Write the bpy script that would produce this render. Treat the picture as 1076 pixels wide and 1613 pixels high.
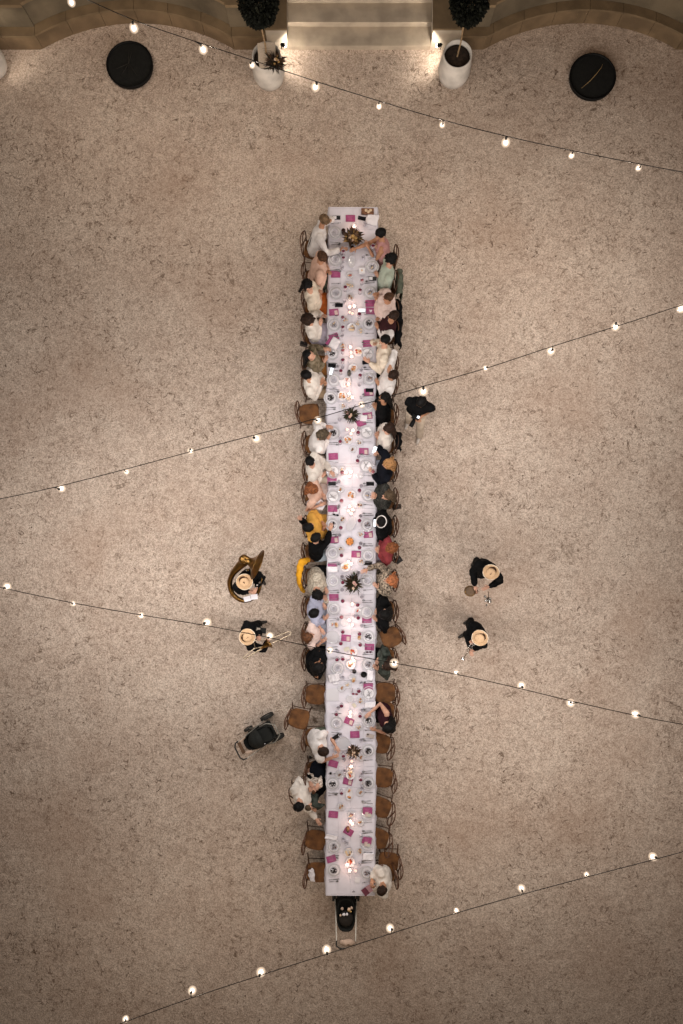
import bpy, bmesh, math, random
from mathutils import Vector, Matrix, noise
random.seed(11)
for _o in list(bpy.data.objects): bpy.data.objects.remove(_o)
scene = bpy.context.scene
COL = scene.collection
R = math.radians
V = Vector
F, CAMH, NX, NY = 1075.0, 14.5, 541.0, 885.0      # focal length in photo pixels, camera height, point straight below the camera

# ------------------------------------------------------------------ camera, sky, sun
cam_d = bpy.data.cameras.new('camera'); cam = bpy.data.objects.new('camera', cam_d); COL.objects.link(cam)
cam.location = (0, 0, CAMH); cam.rotation_euler = (0, 0, 0)
cam_d.sensor_fit = 'VERTICAL'; cam_d.sensor_height = 24; cam_d.lens = 24*F/1613
cam_d.shift_x = -(NX-538)/1613; cam_d.shift_y = (NY-806.5)/1613
cam_d.clip_end = 400; cam_d.clip_start = .1
scene.camera = cam
world = bpy.data.worlds.new('World'); scene.world = world; world.use_nodes = True
nt = world.node_tree; bg = nt.nodes['Background']
sky = nt.nodes.new('ShaderNodeTexSky'); sky.sky_type = 'NISHITA'; sky.sun_disc = False
SUN_EL, SUN_ROT = R(9), R(200)
sky.sun_elevation = SUN_EL; sky.sun_rotation = SUN_ROT; sky.air_density = 1.0; sky.dust_density = 3.0; sky.ozone_density = 1.0
nt.links.new(sky.outputs[0], bg.inputs[0]); bg.inputs[1].default_value = 0.012
sun_d = bpy.data.lights.new('sun', 'SUN'); sun = bpy.data.objects.new('sun', sun_d); COL.objects.link(sun)
sun_d.energy = 0.25; sun_d.angle = R(60); sun_d.color = (1.0, .68, .42)
sun.rotation_euler = (R(25), R(0), R(20)); sun.location = (0, 0, 20)
scene.view_settings.view_transform = 'Standard'; scene.view_settings.look = 'None'
scene.view_settings.exposure = 0.15; scene.view_settings.gamma = 1.0
scene.view_settings.use_curve_mapping = False
BULB_W, CANDLE_W, SPOT_W = {'topmost': 36.0, 'second': 61.0, 'third': 66.0, 'lowest': 23.0}, .58, 62.0
scene.cycles.max_bounces = 5; scene.cycles.diffuse_bounces = 3; scene.cycles.transparent_max_bounces = 12

def W(px, py, z=0.0):
    k = (CAMH-z)/F
    return V(((px-NX)*k, (NY-py)*k, z))

# ------------------------------------------------------------------ materials
def smooth_path(pts, n=5):
    pts = [V(p) for p in pts]; out = []
    for i in range(len(pts)-1):
        p0 = pts[max(i-1, 0)]; p1 = pts[i]; p2 = pts[i+1]; p3 = pts[min(i+2, len(pts)-1)]
        for k in range(n):
            t = k/n; out.append(.5*((2*p1)+(p2-p0)*t+(2*p0-5*p1+4*p2-p3)*t*t+(3*p1-p0-3*p2+p3)*t**3))
    out.append(pts[-1]); return out
def smooth_rad(r, n=5):
    out = []
    for i in range(len(r)-1):
        for k in range(n): out.append(r[i]+(r[i+1]-r[i])*k/n)
    return out+[r[-1]]
MATS = {}
def mat(name, col, rough=.7, var=0.0, scale=8, bump=0.0, bscale=60, metal=0.0, emit=0.0, ecol=None, col2=None, alpha=None, spec=.35):
    if name in MATS: return MATS[name]
    m = bpy.data.materials.new(name); m.use_nodes = True
    n = m.node_tree.nodes; l = m.node_tree.links; p = n['Principled BSDF']
    p.inputs['Base Color'].default_value = (*col, 1); p.inputs['Roughness'].default_value = rough
    p.inputs['Metallic'].default_value = metal; p.inputs['Specular IOR Level'].default_value = spec
    tc = n.new('ShaderNodeTexCoord')
    if var or col2:
        t = n.new('ShaderNodeTexNoise'); t.inputs['Scale'].default_value = scale; t.inputs['Detail'].default_value = 4
        l.new(tc.outputs['Object'], t.inputs['Vector'])
        r = n.new('ShaderNodeValToRGB'); c2 = col2 or tuple(c*(1-var) for c in col)
        r.color_ramp.elements[0].position = .35; r.color_ramp.elements[0].color = (*c2, 1)
        r.color_ramp.elements[1].position = .65; r.color_ramp.elements[1].color = (*[min(1, c*(1+var*.4)) for c in col], 1)
        l.new(t.outputs[0], r.inputs[0]); l.new(r.outputs[0], p.inputs['Base Color'])
    if bump:
        t2 = n.new('ShaderNodeTexNoise'); t2.inputs['Scale'].default_value = bscale; t2.inputs['Detail'].default_value = 5
        l.new(tc.outputs['Object'], t2.inputs['Vector'])
        b = n.new('ShaderNodeBump'); b.inputs['Strength'].default_value = bump; b.inputs['Distance'].default_value = .01
        l.new(t2.outputs[0], b.inputs['Height']); l.new(b.outputs[0], p.inputs['Normal'])
    if emit:
        p.inputs['Emission Color'].default_value = (*(ecol or col), 1); p.inputs['Emission Strength'].default_value = emit
    MATS[name] = m; return m

def glassy(name, tint, fac=.25, rough=.08):
    if name in MATS: return MATS[name]
    m = bpy.data.materials.new(name); m.use_nodes = True
    n = m.node_tree.nodes; l = m.node_tree.links; n.clear()
    o = n.new('ShaderNodeOutputMaterial'); mix = n.new('ShaderNodeMixShader'); tr = n.new('ShaderNodeBsdfTransparent'); pr = n.new('ShaderNodeBsdfPrincipled')
    lw = n.new('ShaderNodeLayerWeight'); lw.inputs[0].default_value = .45
    ma = n.new('ShaderNodeMath'); ma.operation = 'MULTIPLY_ADD'; ma.inputs[1].default_value = .6; ma.inputs[2].default_value = fac; ma.use_clamp = True
    tr.inputs[0].default_value = (.93, .93, .95, 1); pr.inputs['Base Color'].default_value = (*tint, 1); pr.inputs['Roughness'].default_value = rough
    l.new(lw.outputs['Facing'], ma.inputs[0]); l.new(ma.outputs[0], mix.inputs[0]); l.new(tr.outputs[0], mix.inputs[1]); l.new(pr.outputs[0], mix.inputs[2])
    l.new(mix.outputs[0], o.inputs[0]); MATS[name] = m; return m

def gravel():
    m = bpy.data.materials.new('gravel'); m.use_nodes = True
    n = m.node_tree.nodes; l = m.node_tree.links; p = n['Principled BSDF']; p.inputs['Roughness'].default_value = .95
    tc = n.new('ShaderNodeTexCoord')
    def nz(sc, det, dist=0.0, rough=.5):
        t = n.new('ShaderNodeTexNoise'); t.inputs['Scale'].default_value = sc; t.inputs['Detail'].default_value = det
        t.inputs['Distortion'].default_value = dist; t.inputs['Roughness'].default_value = rough
        l.new(tc.outputs['Object'], t.inputs['Vector']); return t.outputs[0]
    def ramp(s, a, b, ca=(0, 0, 0), cb=(1, 1, 1)):
        r = n.new('ShaderNodeValToRGB'); r.color_ramp.elements[0].position = a; r.color_ramp.elements[1].position = b
        r.color_ramp.elements[0].color = (*ca, 1); r.color_ramp.elements[1].color = (*cb, 1); l.new(s, r.inputs[0]); return r.outputs[0]
    def mixc(f, a, b, mode='MIX'):
        x = n.new('ShaderNodeMix'); x.data_type = 'RGBA'; x.blend_type = mode
        if isinstance(f, float): x.inputs[0].default_value = f
        else: l.new(f, x.inputs[0])
        for s, k in ((a, 6), (b, 7)):
            if isinstance(s, tuple): x.inputs[k].default_value = (*s, 1)
            else: l.new(s, x.inputs[k])
        return x.outputs[2]
    def mul(a, b):
        x = n.new('ShaderNodeMath'); x.operation = 'MULTIPLY'
        for s, k in ((a, 0), (b, 1)):
            if isinstance(s, float): x.inputs[k].default_value = s
            else: l.new(s, x.inputs[k])
        return x.outputs[0]
    base = ramp(nz(.9, 5, .4), .3, .7, (.47, .38, .315), (.55, .465, .395))
    # loose grains: a stone to a cell
    vo = n.new('ShaderNodeTexVoronoi'); vo.inputs['Scale'].default_value = 52; l.new(tc.outputs['Object'], vo.inputs['Vector'])
    hs = n.new('ShaderNodeSeparateColor'); l.new(vo.outputs['Color'], hs.inputs[0])
    grain = ramp(hs.outputs[0], .0, 1.0, (.64, .62, .60), (1.26, 1.25, 1.24))
    c = mixc(1.0, base, grain, 'MULTIPLY')
    c = mixc(1.0, c, ramp(nz(4.5, 6, 0, .7), .3, .6, (.84, .81, .79), (1.06, 1.06, 1.06)), 'MULTIPLY')
    # scuffs where the dark damp layer shows: ridges of a distorted noise, cut into short strokes, gathered in patches
    def scuff(sc, dist, w, csc, ca, cb, psc, pa, pb, off):
        mp = n.new('ShaderNodeMapping'); mp.inputs['Location'].default_value = (off, off*1.7, 0); l.new(tc.outputs['Object'], mp.inputs[0])
        def t_(sc_, det, di=0.0):
            t = n.new('ShaderNodeTexNoise'); t.inputs['Scale'].default_value = sc_; t.inputs['Detail'].default_value = det; t.inputs['Distortion'].default_value = di
            l.new(mp.outputs[0], t.inputs['Vector']); return t.outputs[0]
        s = n.new('ShaderNodeMath'); s.operation = 'SUBTRACT'; l.new(t_(sc, 2, dist), s.inputs[0]); s.inputs[1].default_value = .5
        a = n.new('ShaderNodeMath'); a.operation = 'ABSOLUTE'; l.new(s.outputs[0], a.inputs[0])
        ridge = ramp(a.outputs[0], 0.0, w, (1, 1, 1), (0, 0, 0))
        return mul(mul(ridge, ramp(t_(csc, 2), ca, cb)), ramp(t_(psc, 4), pa, pb))
    s1 = scuff(4.2, 1.8, .036, 5.5, .52, .57, .8, .42, .60, 3.1)
    s2 = scuff(8.5, 1.2, .045, 8.0, .53, .60, 1.3, .38, .62, 9.7)
    s3 = scuff(2.2, 2.6, .040, 3.0, .56, .63, .5, .46, .60, 21.3)
    s4 = scuff(14, .8, .065, 11.0, .54, .60, 1.3, .36, .58, 33.3)
    c = mixc(mul(s1, .95), c, (.10, .06, .035)); c = mixc(mul(s2, .9), c, (.12, .075, .045)); c = mixc(mul(s3, .85), c, (.09, .055, .03)); c = mixc(mul(s4, .75), c, (.13, .08, .05))
    c = mixc(mul(ramp(nz(.45, 4), .50, .72), .45), c, (.30, .19, .13))
    l.new(c, p.inputs['Base Color'])
    bmp = n.new('ShaderNodeBump'); bmp.inputs['Strength'].default_value = .35; bmp.inputs['Distance'].default_value = .012
    l.new(vo.outputs['Distance'], bmp.inputs['Height'])
    b2 = n.new('ShaderNodeBump'); b2.inputs['Strength'].default_value = .35; b2.inputs['Distance'].default_value = .04
    l.new(nz(6, 5), b2.inputs['Height']); l.new(bmp.outputs[0], b2.inputs['Normal']); l.new(b2.outputs[0], p.inputs['Normal'])
    return m

# ------------------------------------------------------------------ mesh helper
class MB:
    def __init__(s): s.v = []; s.f = []; s.m = []
    def add(s, vs, fs, m=0):
        o = len(s.v); s.v += [V(x) for x in vs]; s.f += [[o+i for i in f] for f in fs]; s.m += [m]*len(fs)
        return s
    def box(s, c, size, rz=0.0, m=0, axes=None, taper=1.0):
        c = V(c); a = V(size)*.5
        X, Y, Z = axes or (V((math.cos(rz), math.sin(rz), 0)), V((-math.sin(rz), math.cos(rz), 0)), V((0, 0, 1)))
        vs = [c+X*(i*a.x*(taper if k > 0 else 1))+Y*(j*a.y*(taper if k > 0 else 1))+Z*(k*a.z) for k in (-1, 1) for i, j in ((-1, -1), (1, -1), (1, 1), (-1, 1))]
        return s.add(vs, [(3, 2, 1, 0), (4, 5, 6, 7), (0, 1, 5, 4), (1, 2, 6, 5), (2, 3, 7, 6), (3, 0, 4, 7)], m)
    def tube(s, pts, rads, n=8, side=None, m=0, caps=True, closed=False):
        pts = [V(p) for p in pts]; k = len(pts)
        if not isinstance(rads, list): rads = [rads]*k
        rads = [(r, r) if not isinstance(r, (list, tuple)) else r for r in rads]
        dirs = []
        for i in range(k):
            if closed: d = pts[(i+1) % k]-pts[i-1]
            else: d = pts[min(i+1, k-1)]-pts[max(i-1, 0)]
            dirs.append(d.normalized() if d.length > 1e-9 else V((0, 0, 1)))
        ref = V(side) if side is not None else (V((0, 0, 1)) if abs(dirs[0].z) < .9 else V((1, 0, 0)))
        rings = []
        def ring(p, d, ra, rb):
            a = (ref-d*ref.dot(d));
            if a.length < 1e-4: a = d.orthogonal()
            a.normalize(); b = d.cross(a)
            return [p+a*(math.cos(2*math.pi*j/n)*ra)+b*(math.sin(2*math.pi*j/n)*rb) for j in range(n)]
        for i in range(k):
            ra, rb = rads[i]
            if caps and not closed and i == 0: rings.append(ring(pts[0]-dirs[0]*min(ra, rb)*.7, dirs[0], ra*.6, rb*.6))
            rings.append(ring(pts[i], dirs[i], ra, rb))
            if caps and not closed and i == k-1: rings.append(ring(pts[i]+dirs[i]*min(ra, rb)*.7, dirs[i], ra*.6, rb*.6))
        q = len(rings); vs = [x for r_ in rings for x in r_]; fs = []
        for i in range(q if closed else q-1):
            a = i*n; b = ((i+1) % q)*n
            for j in range(n): fs.append((a+j, a+(j+1) % n, b+(j+1) % n, b+j))
        if caps and not closed:
            fs.append(tuple(reversed(range(n)))); fs.append(tuple((q-1)*n+j for j in range(n)))
        return s.add(vs, fs, m)
    def lathe(s, prof, n=16, c=(0, 0, 0), m=0, axis=None, capb=True, capt=True):
        c = V(c); Z = V(axis).normalized() if axis else V((0, 0, 1)); X = Z.orthogonal().normalized() if axis else V((1, 0, 0)); Y = Z.cross(X)
        vs = []
        for r, z in prof:
            for j in range(n):
                a = 2*math.pi*j/n; vs.append(c+X*(r*math.cos(a))+Y*(r*math.sin(a))+Z*z)
        fs = []
        for i in range(len(prof)-1):
            for j in range(n): fs.append((i*n+j, i*n+(j+1) % n, (i+1)*n+(j+1) % n, (i+1)*n+j))
        if capb: fs.append(tuple(reversed(range(n))))
        if capt: fs.append(tuple((len(prof)-1)*n+j for j in range(n)))
        return s.add(vs, fs, m)
    def ell(s, c, r, axes=None, nu=12, nv=8, m=0):
        c = V(c); X, Y, Z = axes or (V((1, 0, 0)), V((0, 1, 0)), V((0, 0, 1)))
        if not isinstance(r, (list, tuple)): r = (r, r, r)
        vs = [c-Z*r[2]]
        for i in range(1, nv):
            t = -math.pi/2+math.pi*i/nv
            for j in range(nu):
                a = 2*math.pi*j/nu; vs.append(c+X*(r[0]*math.cos(t)*math.cos(a))+Y*(r[1]*math.cos(t)*math.sin(a))+Z*(r[2]*math.sin(t)))
        vs.append(c+Z*r[2]); fs = []
        for j in range(nu): fs.append((0, 1+(j+1) % nu, 1+j))
        for i in range(nv-2):
            for j in range(nu): a = 1+i*nu; fs.append((a+j, a+(j+1) % nu, a+nu+(j+1) % nu, a+nu+j))
        t = len(vs)-1
        for j in range(nu): fs.append((t, t-nu+j, t-nu+(j+1) % nu))
        return s.add(vs, fs, m)
    def prism(s, poly, z0, z1, m=0):
        k = len(poly); vs = [V((x, y, z0)) for x, y in poly]+[V((x, y, z1)) for x, y in poly]
        fs = [tuple(reversed(range(k))), tuple(range(k, 2*k))]+[(i, (i+1) % k, k+(i+1) % k, k+i) for i in range(k)]
        return s.add(vs, fs, m)
    def mesh(s, name, mats, smooth=True, origin=None):
        me = bpy.data.meshes.new(name); o = origin or V((0, 0, 0))
        me.from_pydata([tuple(v-o) for v in s.v], [], s.f)
        for x in (mats if isinstance(mats, (list, tuple)) else [mats]): me.materials.append(x)
        me.polygons.foreach_set('material_index', s.m)
        me.polygons.foreach_set('use_smooth', [bool(smooth)]*len(s.f)); me.update(); return me
    def build(s, name, mats, parent=None, smooth=True, origin=None, loc=(0, 0, 0), rz=0.0):
        ob = bpy.data.objects.new(name, s.mesh(name, mats, smooth, origin)); COL.objects.link(ob)
        ob.location = loc; ob.rotation_euler = (0, 0, rz)
        if parent is not None: ob.parent = parent
        return ob

def obj(name, me, parent=None, loc=(0, 0, 0), rz=0.0):
    o = bpy.data.objects.new(name, me); COL.objects.link(o); o.location = loc; o.rotation_euler = (0, 0, rz)
    if parent is not None: o.parent = parent
    return o
THINGS = []
def tag(o, label, cat, group=None):
    o['label'] = label; o['category'] = cat
    if group: o['group'] = group
    THINGS.append(o); return o
def thing(name, label, cat, loc=(0, 0, 0), rz=0.0, group=None):
    o = bpy.data.objects.new(name, None); COL.objects.link(o); o.location = loc; o.rotation_euler = (0, 0, rz); o.empty_display_size = .1
    return tag(o, label, cat, group)
def kids(o): return [c for c in CH.get(o.name, [])]
CH = {}
def copy_tree(src, parent=None, loc=None, rz=None, label=None, skip=()):
    c = src.copy(); COL.objects.link(c)
    if parent is not None: c.parent = parent
    else:
        c.location = loc; c.rotation_euler = (0, 0, rz or 0.0)
        if label: c['label'] = label
        THINGS.append(c)
    for ch in list(src.children):
        copy_tree(ch, c)
    return c
def strct(o): o['kind'] = 'structure'; return o

# ------------------------------------------------------------------ ground
g = MB(); N = 60
g.add([(-40, -40, 0), (40, -40, 0), (40, 40, 0), (-40, 40, 0)], [(0, 1, 2, 3)])
strct(g.build('gravel_ground', gravel(), smooth=False))
# loose twigs and leaf stalks lying on the gravel
tw = MB()
for i in range(5200):
    x = random.uniform(-8.5, 8.5); y = random.uniform(-11, 11.3)
    if -1.2 < x < 1.6 and -7.4 < y < 8: continue
    if noise.noise(V((x*.45, y*.45, 3)))+.02*abs(x)+.008*max(0, y) < random.uniform(-.05, .48): continue
    a = random.uniform(0, 6.28); L = random.uniform(.03, .15); b = a+random.uniform(-1.1, 1.1); r = random.uniform(.002, .0055)
    p0 = V((x, y, .006)); p1 = p0+V((math.cos(a), math.sin(a), .1))*L*.5; p2 = p1+V((math.cos(b), math.sin(b), -.1))*L*.5
    tw.tube([p0, p1, p2], [r, r, r*.5], n=3, caps=False)
for i in range(420):
    x = random.uniform(-8, 8); y = random.uniform(-10.5, 11); s_ = random.uniform(.012, .026); a = random.uniform(0, 6.28)
    if -1.2 < x < 1.6 and -7.4 < y < 8: continue
    d1 = V((math.cos(a), math.sin(a), .2))*s_; d2 = V((-math.sin(a), math.cos(a), 0))*s_*.5; p0 = V((x, y, .012))
    tw.add([p0-d1, p0+d2, p0+d1, p0-d2], [(0, 3, 2, 1)])
o = tw.build('twigs', mat('twig_brown', (.075, .042, .022), .9, .4, 3), smooth=False); o['kind'] = 'stuff'

# ------------------------------------------------------------------ terrace, stairs, piers at the head of the court
stone = mat('ochre_stone', (.175, .118, .066), .85, .3, 2.5, .35, 40)
stone2 = mat('olive_stone', (.135, .105, .068), .9, .35, 1.6, .4, 30)
cap_m = mat('cap_stone', (.18, .125, .07), .85, .25, 3, .3, 50)
step_m = mat('stair_stone', (.43, .36, .28), .85, .22, 3, .35, 60)
pier_m = mat('pier_plaster', (.50, .44, .36), .8, .15, 3, .2, 50)
SX = .337            # axis of symmetry
YB = 10.88
st = thing('stone_staircase', 'broad pale stone staircase rising between the two short piers', 'staircase', (SX, YB, 0))
for k in range(9):
    b = MB(); y0 = YB+.375*k
    b.box((SX, (y0+YB+3.6)/2+.0, .15*k+.075), (3.0, YB+3.6-y0, .15), m=0)
    b.box((SX, y0-.012, .15*k+.133), (2.998, .026, .03), m=0)
    b.build('step', step_m, st, smooth=False, origin=V((SX, YB, 0)))
def bay(cx, rr, x0, x1, yl, setback=0.0, n=26):
    pts = []
    for i in range(n+1):
        x = x0+(x1-x0)*i/n; d = rr*rr-(x-cx)**2
        pts.append((x, 7.38+math.sqrt(max(d, 0))))
    return pts
def front(side, sb, h):
    # left bay centre -4.36; mirrored on the right. from the pier outwards
    out = []
    pe = .44 if side < 0 else .60
    xs = SX+side*(1.5+pe)
    cx = SX+side*4.70; r = 4.06+sb; hw = 2.02
    out.append((xs, YB+.0+sb)); 
    i0 = cx-side*hw; i1 = cx+side*hw
    out.append((i0+side*0.0, YB+sb))
    for i in range(25):
        x = i0+(i1-i0)*i/24; out.append((x, 7.38+math.sqrt(r*r-(x-cx)**2)))
    out.append((i1, YB+sb)); out.append((i1+side*1.4, YB+sb))
    return out
for side in (-1, 1):
    nm = 'left' if side < 0 else 'right'
    t = thing('terrace_wall', f'low ochre stone wall with concave bay {nm} of the stairs', 'wall', (SX+side*4, YB, 0), group='curved terrace walls beside the stairs')
    og = V((SX+side*4, YB, 0))
    path = front(side, 0.0, 0)
    # plinth as separate ashlar blocks along the front line
    L = [0.0]
    for a, b in zip(path, path[1:]): L.append(L[-1]+math.dist(a, b))
    def at(d):
        for i in range(len(L)-1):
            if d <= L[i+1] or i == len(L)-2:
                q = (d-L[i])/max(L[i+1]-L[i], 1e-6); return (path[i][0]+(path[i+1][0]-path[i][0])*q, path[i][1]+(path[i+1][1]-path[i][1])*q)
    nb = 9; edges = [L[-1]*i/nb for i in range(nb+1)]
    for i in range(nb):
        a, b_ = edges[i]+.004, edges[i+1]-.004
        fr = [at(a+(b_-a)*q/8) for q in range(9)]
        dz = random.uniform(-.004, .004)
        poly = fr+[(x, y+.5) for x, y in reversed(fr)]
        if side < 0: poly = list(reversed(poly))
        MB().prism(poly, 0, .36+dz).build('stone_block', stone, t, smooth=False, origin=og)
        poly2 = [(x, y-.03) for x, y in fr]+[(x, y+.5) for x, y in reversed(fr)]
        if side < 0: poly2 = list(reversed(poly2))
        MB().prism(poly2, .366, .41+dz).build('cap_stone', cap_m, t, smooth=False, origin=og)
    up = front(side, .16, 0); poly = up+[(up[-1][0], YB+4), (up[0][0], YB+4)]
    if side < 0: poly = list(reversed(poly))
    MB().prism(poly, .416, .95).build('wall_body', stone2, t, smooth=False, origin=og)
    up = front(side, .12, 0); poly = up+[(up[-1][0], YB+4), (up[0][0], YB+4)]
    if side < 0: poly = list(reversed(poly))
    MB().prism(poly, .953, 1.02).build('coping', cap_m, t, smooth=False, origin=og)
    pe = .44 if side < 0 else .60
    pr = thing('stair_pier', f'square pale pier at the {nm} foot of the stairs, lit from below', 'pier', (SX+side*(1.5+pe/2), YB, 0), group='stair piers')
    MB().box((0, 1.8, .275), (pe-.006, 3.6, .55)).build('pier_body', pier_m, pr, smooth=False)
    MB().box((0, 1.8, .575), (pe+.02, 3.64, .045)).build('pier_cap', cap_m, pr, smooth=False)

# ------------------------------------------------------------------ pots, trees, lamps
pot_m = mat('white_pot_glaze', (.60, .56, .51), .6, .22, 4, .2, 30)
soil_m = mat('pot_soil', (.035, .022, .015), .95, .5, 20, .8, 60)
leaf_m = mat('topiary_leaf', (.007, .008, .006), .8, .5, 12, spec=.1)
bark_m = mat('bark', (.30, .20, .11), .85, .3, 30, .5, 80)
black_m = mat('black_lacquer', (.005, .005, .005), .6, .2, 8, .1, 40, spec=.12)
lampw = mat('lamp_glow', (1, .95, .9), .4, emit=9, ecol=(1, .9, .78))
def add_light(kind, name, parent, loc, energy, color, size, **kw):
    d = bpy.data.lights.new(name, kind); d.energy = energy; d.color = color; d.shadow_soft_size = size
    for k, v_ in kw.items(): setattr(d, k, v_)
    o = bpy.data.objects.new(name, d); COL.objects.link(o); o.parent = parent; o.location = loc; return o
def potted(px, py, label, tree=True, crown_px=None):
    b = W(px, py); t = thing('potted_tree' if tree else 'white_pot', label, 'potted tree' if tree else 'pot', b)
    MB().lathe([(.24, 0), (.30, .05), (.335, .2), (.325, .4), (.30, .58), (.295, .655), (.285, .665), (.27, .655), (.265, .56)], 32, capt=False).build('pot', pot_m, t)
    s_ = MB()
    s_.lathe([(.268, .53), (.2, .575), (.1, .585), (.01, .59)], 20, capb=False)
    for v in s_.v: v.z += .012*noise.noise(v*20)
    s_.build('soil', soil_m, t)
    if tree:
        MB().tube([(0, 0, .55), (.012, .01, .95), (-.006, .0, 1.3), (0, 0, 1.75)], [.018, .015, .015, .012], 8).build('trunk', bark_m, t)
        c = MB(); C = V((0, 0, 1.93))
        rnd = random.Random(int(px))
        for i in range(4200):
            d = V((rnd.gauss(0, 1), rnd.gauss(0, 1), rnd.gauss(0, 1))).normalized()
            lump = 1+.12*noise.noise(d*2.5+V((px, 0, 0)))
            r = .34*lump*(rnd.random()**.22); p = C+d*r
            a = (d+V((rnd.gauss(0, .7), rnd.gauss(0, .7), rnd.gauss(0, .7)-.3))).normalized(); q = a.orthogonal().normalized()
            q = Matrix.Rotation(rnd.random()*6.28, 3, a) @ q; ll = rnd.uniform(.04, .075); ww = ll*.34
            c.add([p, p+a*ll*.5+q*ww, p+a*ll, p+a*ll*.5-q*ww], [(0, 1, 2, 3)])
        for i_ in range(0, len(c.m), 5): c.m[i_] = 1
        c.build('crown', [leaf_m, mat('topiary_leaf_pale', (.016, .017, .011), .8, .4, 12, spec=.1)], t, smooth=False)
    return t
tl = potted(425, 124, 'potted ball-clipped tree left of the stairs with a card sign and dried flowers')
tr = potted(713, 121, 'potted ball-clipped tree right of the stairs with bare dark soil')
tf = potted(-9, 108, 'white pot cut by the left edge of the picture', tree=False)
def lamp(pos, aim, label, en):
    pos = V(pos); t = thing('garden_spotlight', label, 'spotlight', pos, group='spotlights clipped to the white pots')
    d = (V(aim)-pos).normalized()
    MB().tube([V((0, 0, 0))-d*.05, V((0, 0, 0))+d*.025], [.03, .04], 12).build('lamp_body', black_m, t)
    MB().tube([V((0, 0, 0))-d*.05, V((0, 0, -.06))-d*.06, V((0, 0, -.13))-d*.05], .008, 6).build('bracket', black_m, t)
    MB().tube([V((0, 0, 0))+d*.05, V((0, 0, 0))+d*.056], [.036, .034], 12).build('lamp_lens', lampw, t)
    l = add_light('SPOT', 'lamp_light', t, d*.07, en, (1, .88, .74), .03, spot_size=R(165), spot_blend=.6)
    l.rotation_euler = d.to_track_quat('-Z', 'Y').to_euler()
lamp(W(446, 71, .5), (-.85, 10.80, .05), 'small spotlight on the left tree pot aimed at the stairs', SPOT_W)
lamp(W(692, 71, .5), (1.5, 10.80, .05), 'small spotlight on the right tree pot aimed at the stairs', SPOT_W)
lamp(W(-16, 80, .74), (-7.2, 10.9, .25), 'small spotlight on the far left pot aimed at the wall end', SPOT_W*.6)
# card sign and dried flowers lying in the left pot
card_m = mat('sign_card', (.46, .38, .30), .9, .12, 40, .2, 90)
sg = W(421, 88, .70)
t = thing('card_sign', 'beige deckle-edged card sign propped in the left white tree pot', 'sign', sg, R(4))
b = MB(); outl = []
for (ax, ay, bx, by) in ((-.18, -.21, .18, -.21), (.18, -.21, .18, .22), (.18, .22, -.18, .22), (-.18, .22, -.18, -.21)):
    for i in range(10):
        q = i/10; outl.append((ax+(bx-ax)*q+random.uniform(-.006, .006), ay+(by-ay)*q+random.uniform(-.006, .006)))
b.prism(outl, 0, .012)
for v in b.v: v.z += v.y*.25
b.build('card', card_m, t, smooth=False)
b = MB()
for i in range(7):
    w_ = random.uniform(.05, .1); y = .12-i*.04; x = random.uniform(-.02, .02)
    b.box((x, y, .0135+y*.25), (w_*2, .004, .002))
b.build('lettering', mat('faded_ink', (.22, .17, .13), .9), t, smooth=False)
def spray(c, n, r, mats, seed, up=.35, wide=.012, flowers=5, fm=None, par=None, name='foliage'):
    rnd = random.Random(seed); m = MB()
    for i in range(n):
        a = rnd.uniform(0, 6.28); el = rnd.uniform(.1, 1.2); d = V((math.cos(a)*math.cos(el), math.sin(a)*math.cos(el), math.sin(el)*up*2)).normalized()
        L_ = r*rnd.uniform(.45, 1.1); p = V(c)+V((rnd.gauss(0, r*.16), rnd.gauss(0, r*.16), 0)); q = d.cross(V((0, 0, 1)))
        q = q.normalized() if q.length > .01 else V((1, 0, 0)); ww = wide*rnd.uniform(.5, 1.4)
        mid = p+d*L_*.55+V((0, 0, L_*.08)); tip = p+d*L_-V((0, 0, L_*.1))
        m.add([p, mid+q*ww, tip, mid-q*ww], [(0, 1, 2), (0, 2, 3)], rnd.randrange(len(mats)))
    m.build(name, mats, par, smooth=False)
    for i in range(flowers):
        a = rnd.uniform(0, 6.28); rr = rnd.uniform(0, r*.45); f_ = MB(); cc = V(c)+V((math.cos(a)*rr, math.sin(a)*rr, r*up+rnd.uniform(.0, .05)))
        R0 = rnd.uniform(.018, .034)
        for k in range(3):
            for j in range(5):
                b_ = j*1.257+k*.6; e = R0*(1-.27*k)
                f_.ell(cc+V((math.cos(b_)*e*.7, math.sin(b_)*e*.7, k*.006)), (e*.5, e*.5, e*.35), nu=6, nv=4)
        f_.build('flower', fm[i % len(fm)], par)
fl_cream = mat('cream_petal', (.62, .45, .33), .7, .25, 30); fl_pink = mat('pink_petal', (.5, .28, .25), .7, .25, 30)
fl_gold = mat('ochre_petal', (.45, .28, .10), .7, .3, 30); dry1 = mat('dry_leaf_brown', (.12, .065, .035), .8, .4, 20)
dry2 = mat('dry_leaf_dark', (.045, .03, .02), .8, .4, 20); lf_g = mat('olive_leaf', (.075, .07, .035), .7, .4, 20); lf_d = mat('dark_leaf', (.03, .032, .018), .7, .3, 20)
t = thing('dried_bouquet', 'dried flower bunch hanging over the rim of the left white pot', 'flowers', W(434, 101, .68))
spray((0, 0, 0), 220, .23, [dry1, dry2, lf_d], 5, flowers=8, fm=[fl_cream, fl_gold], par=t)
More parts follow.
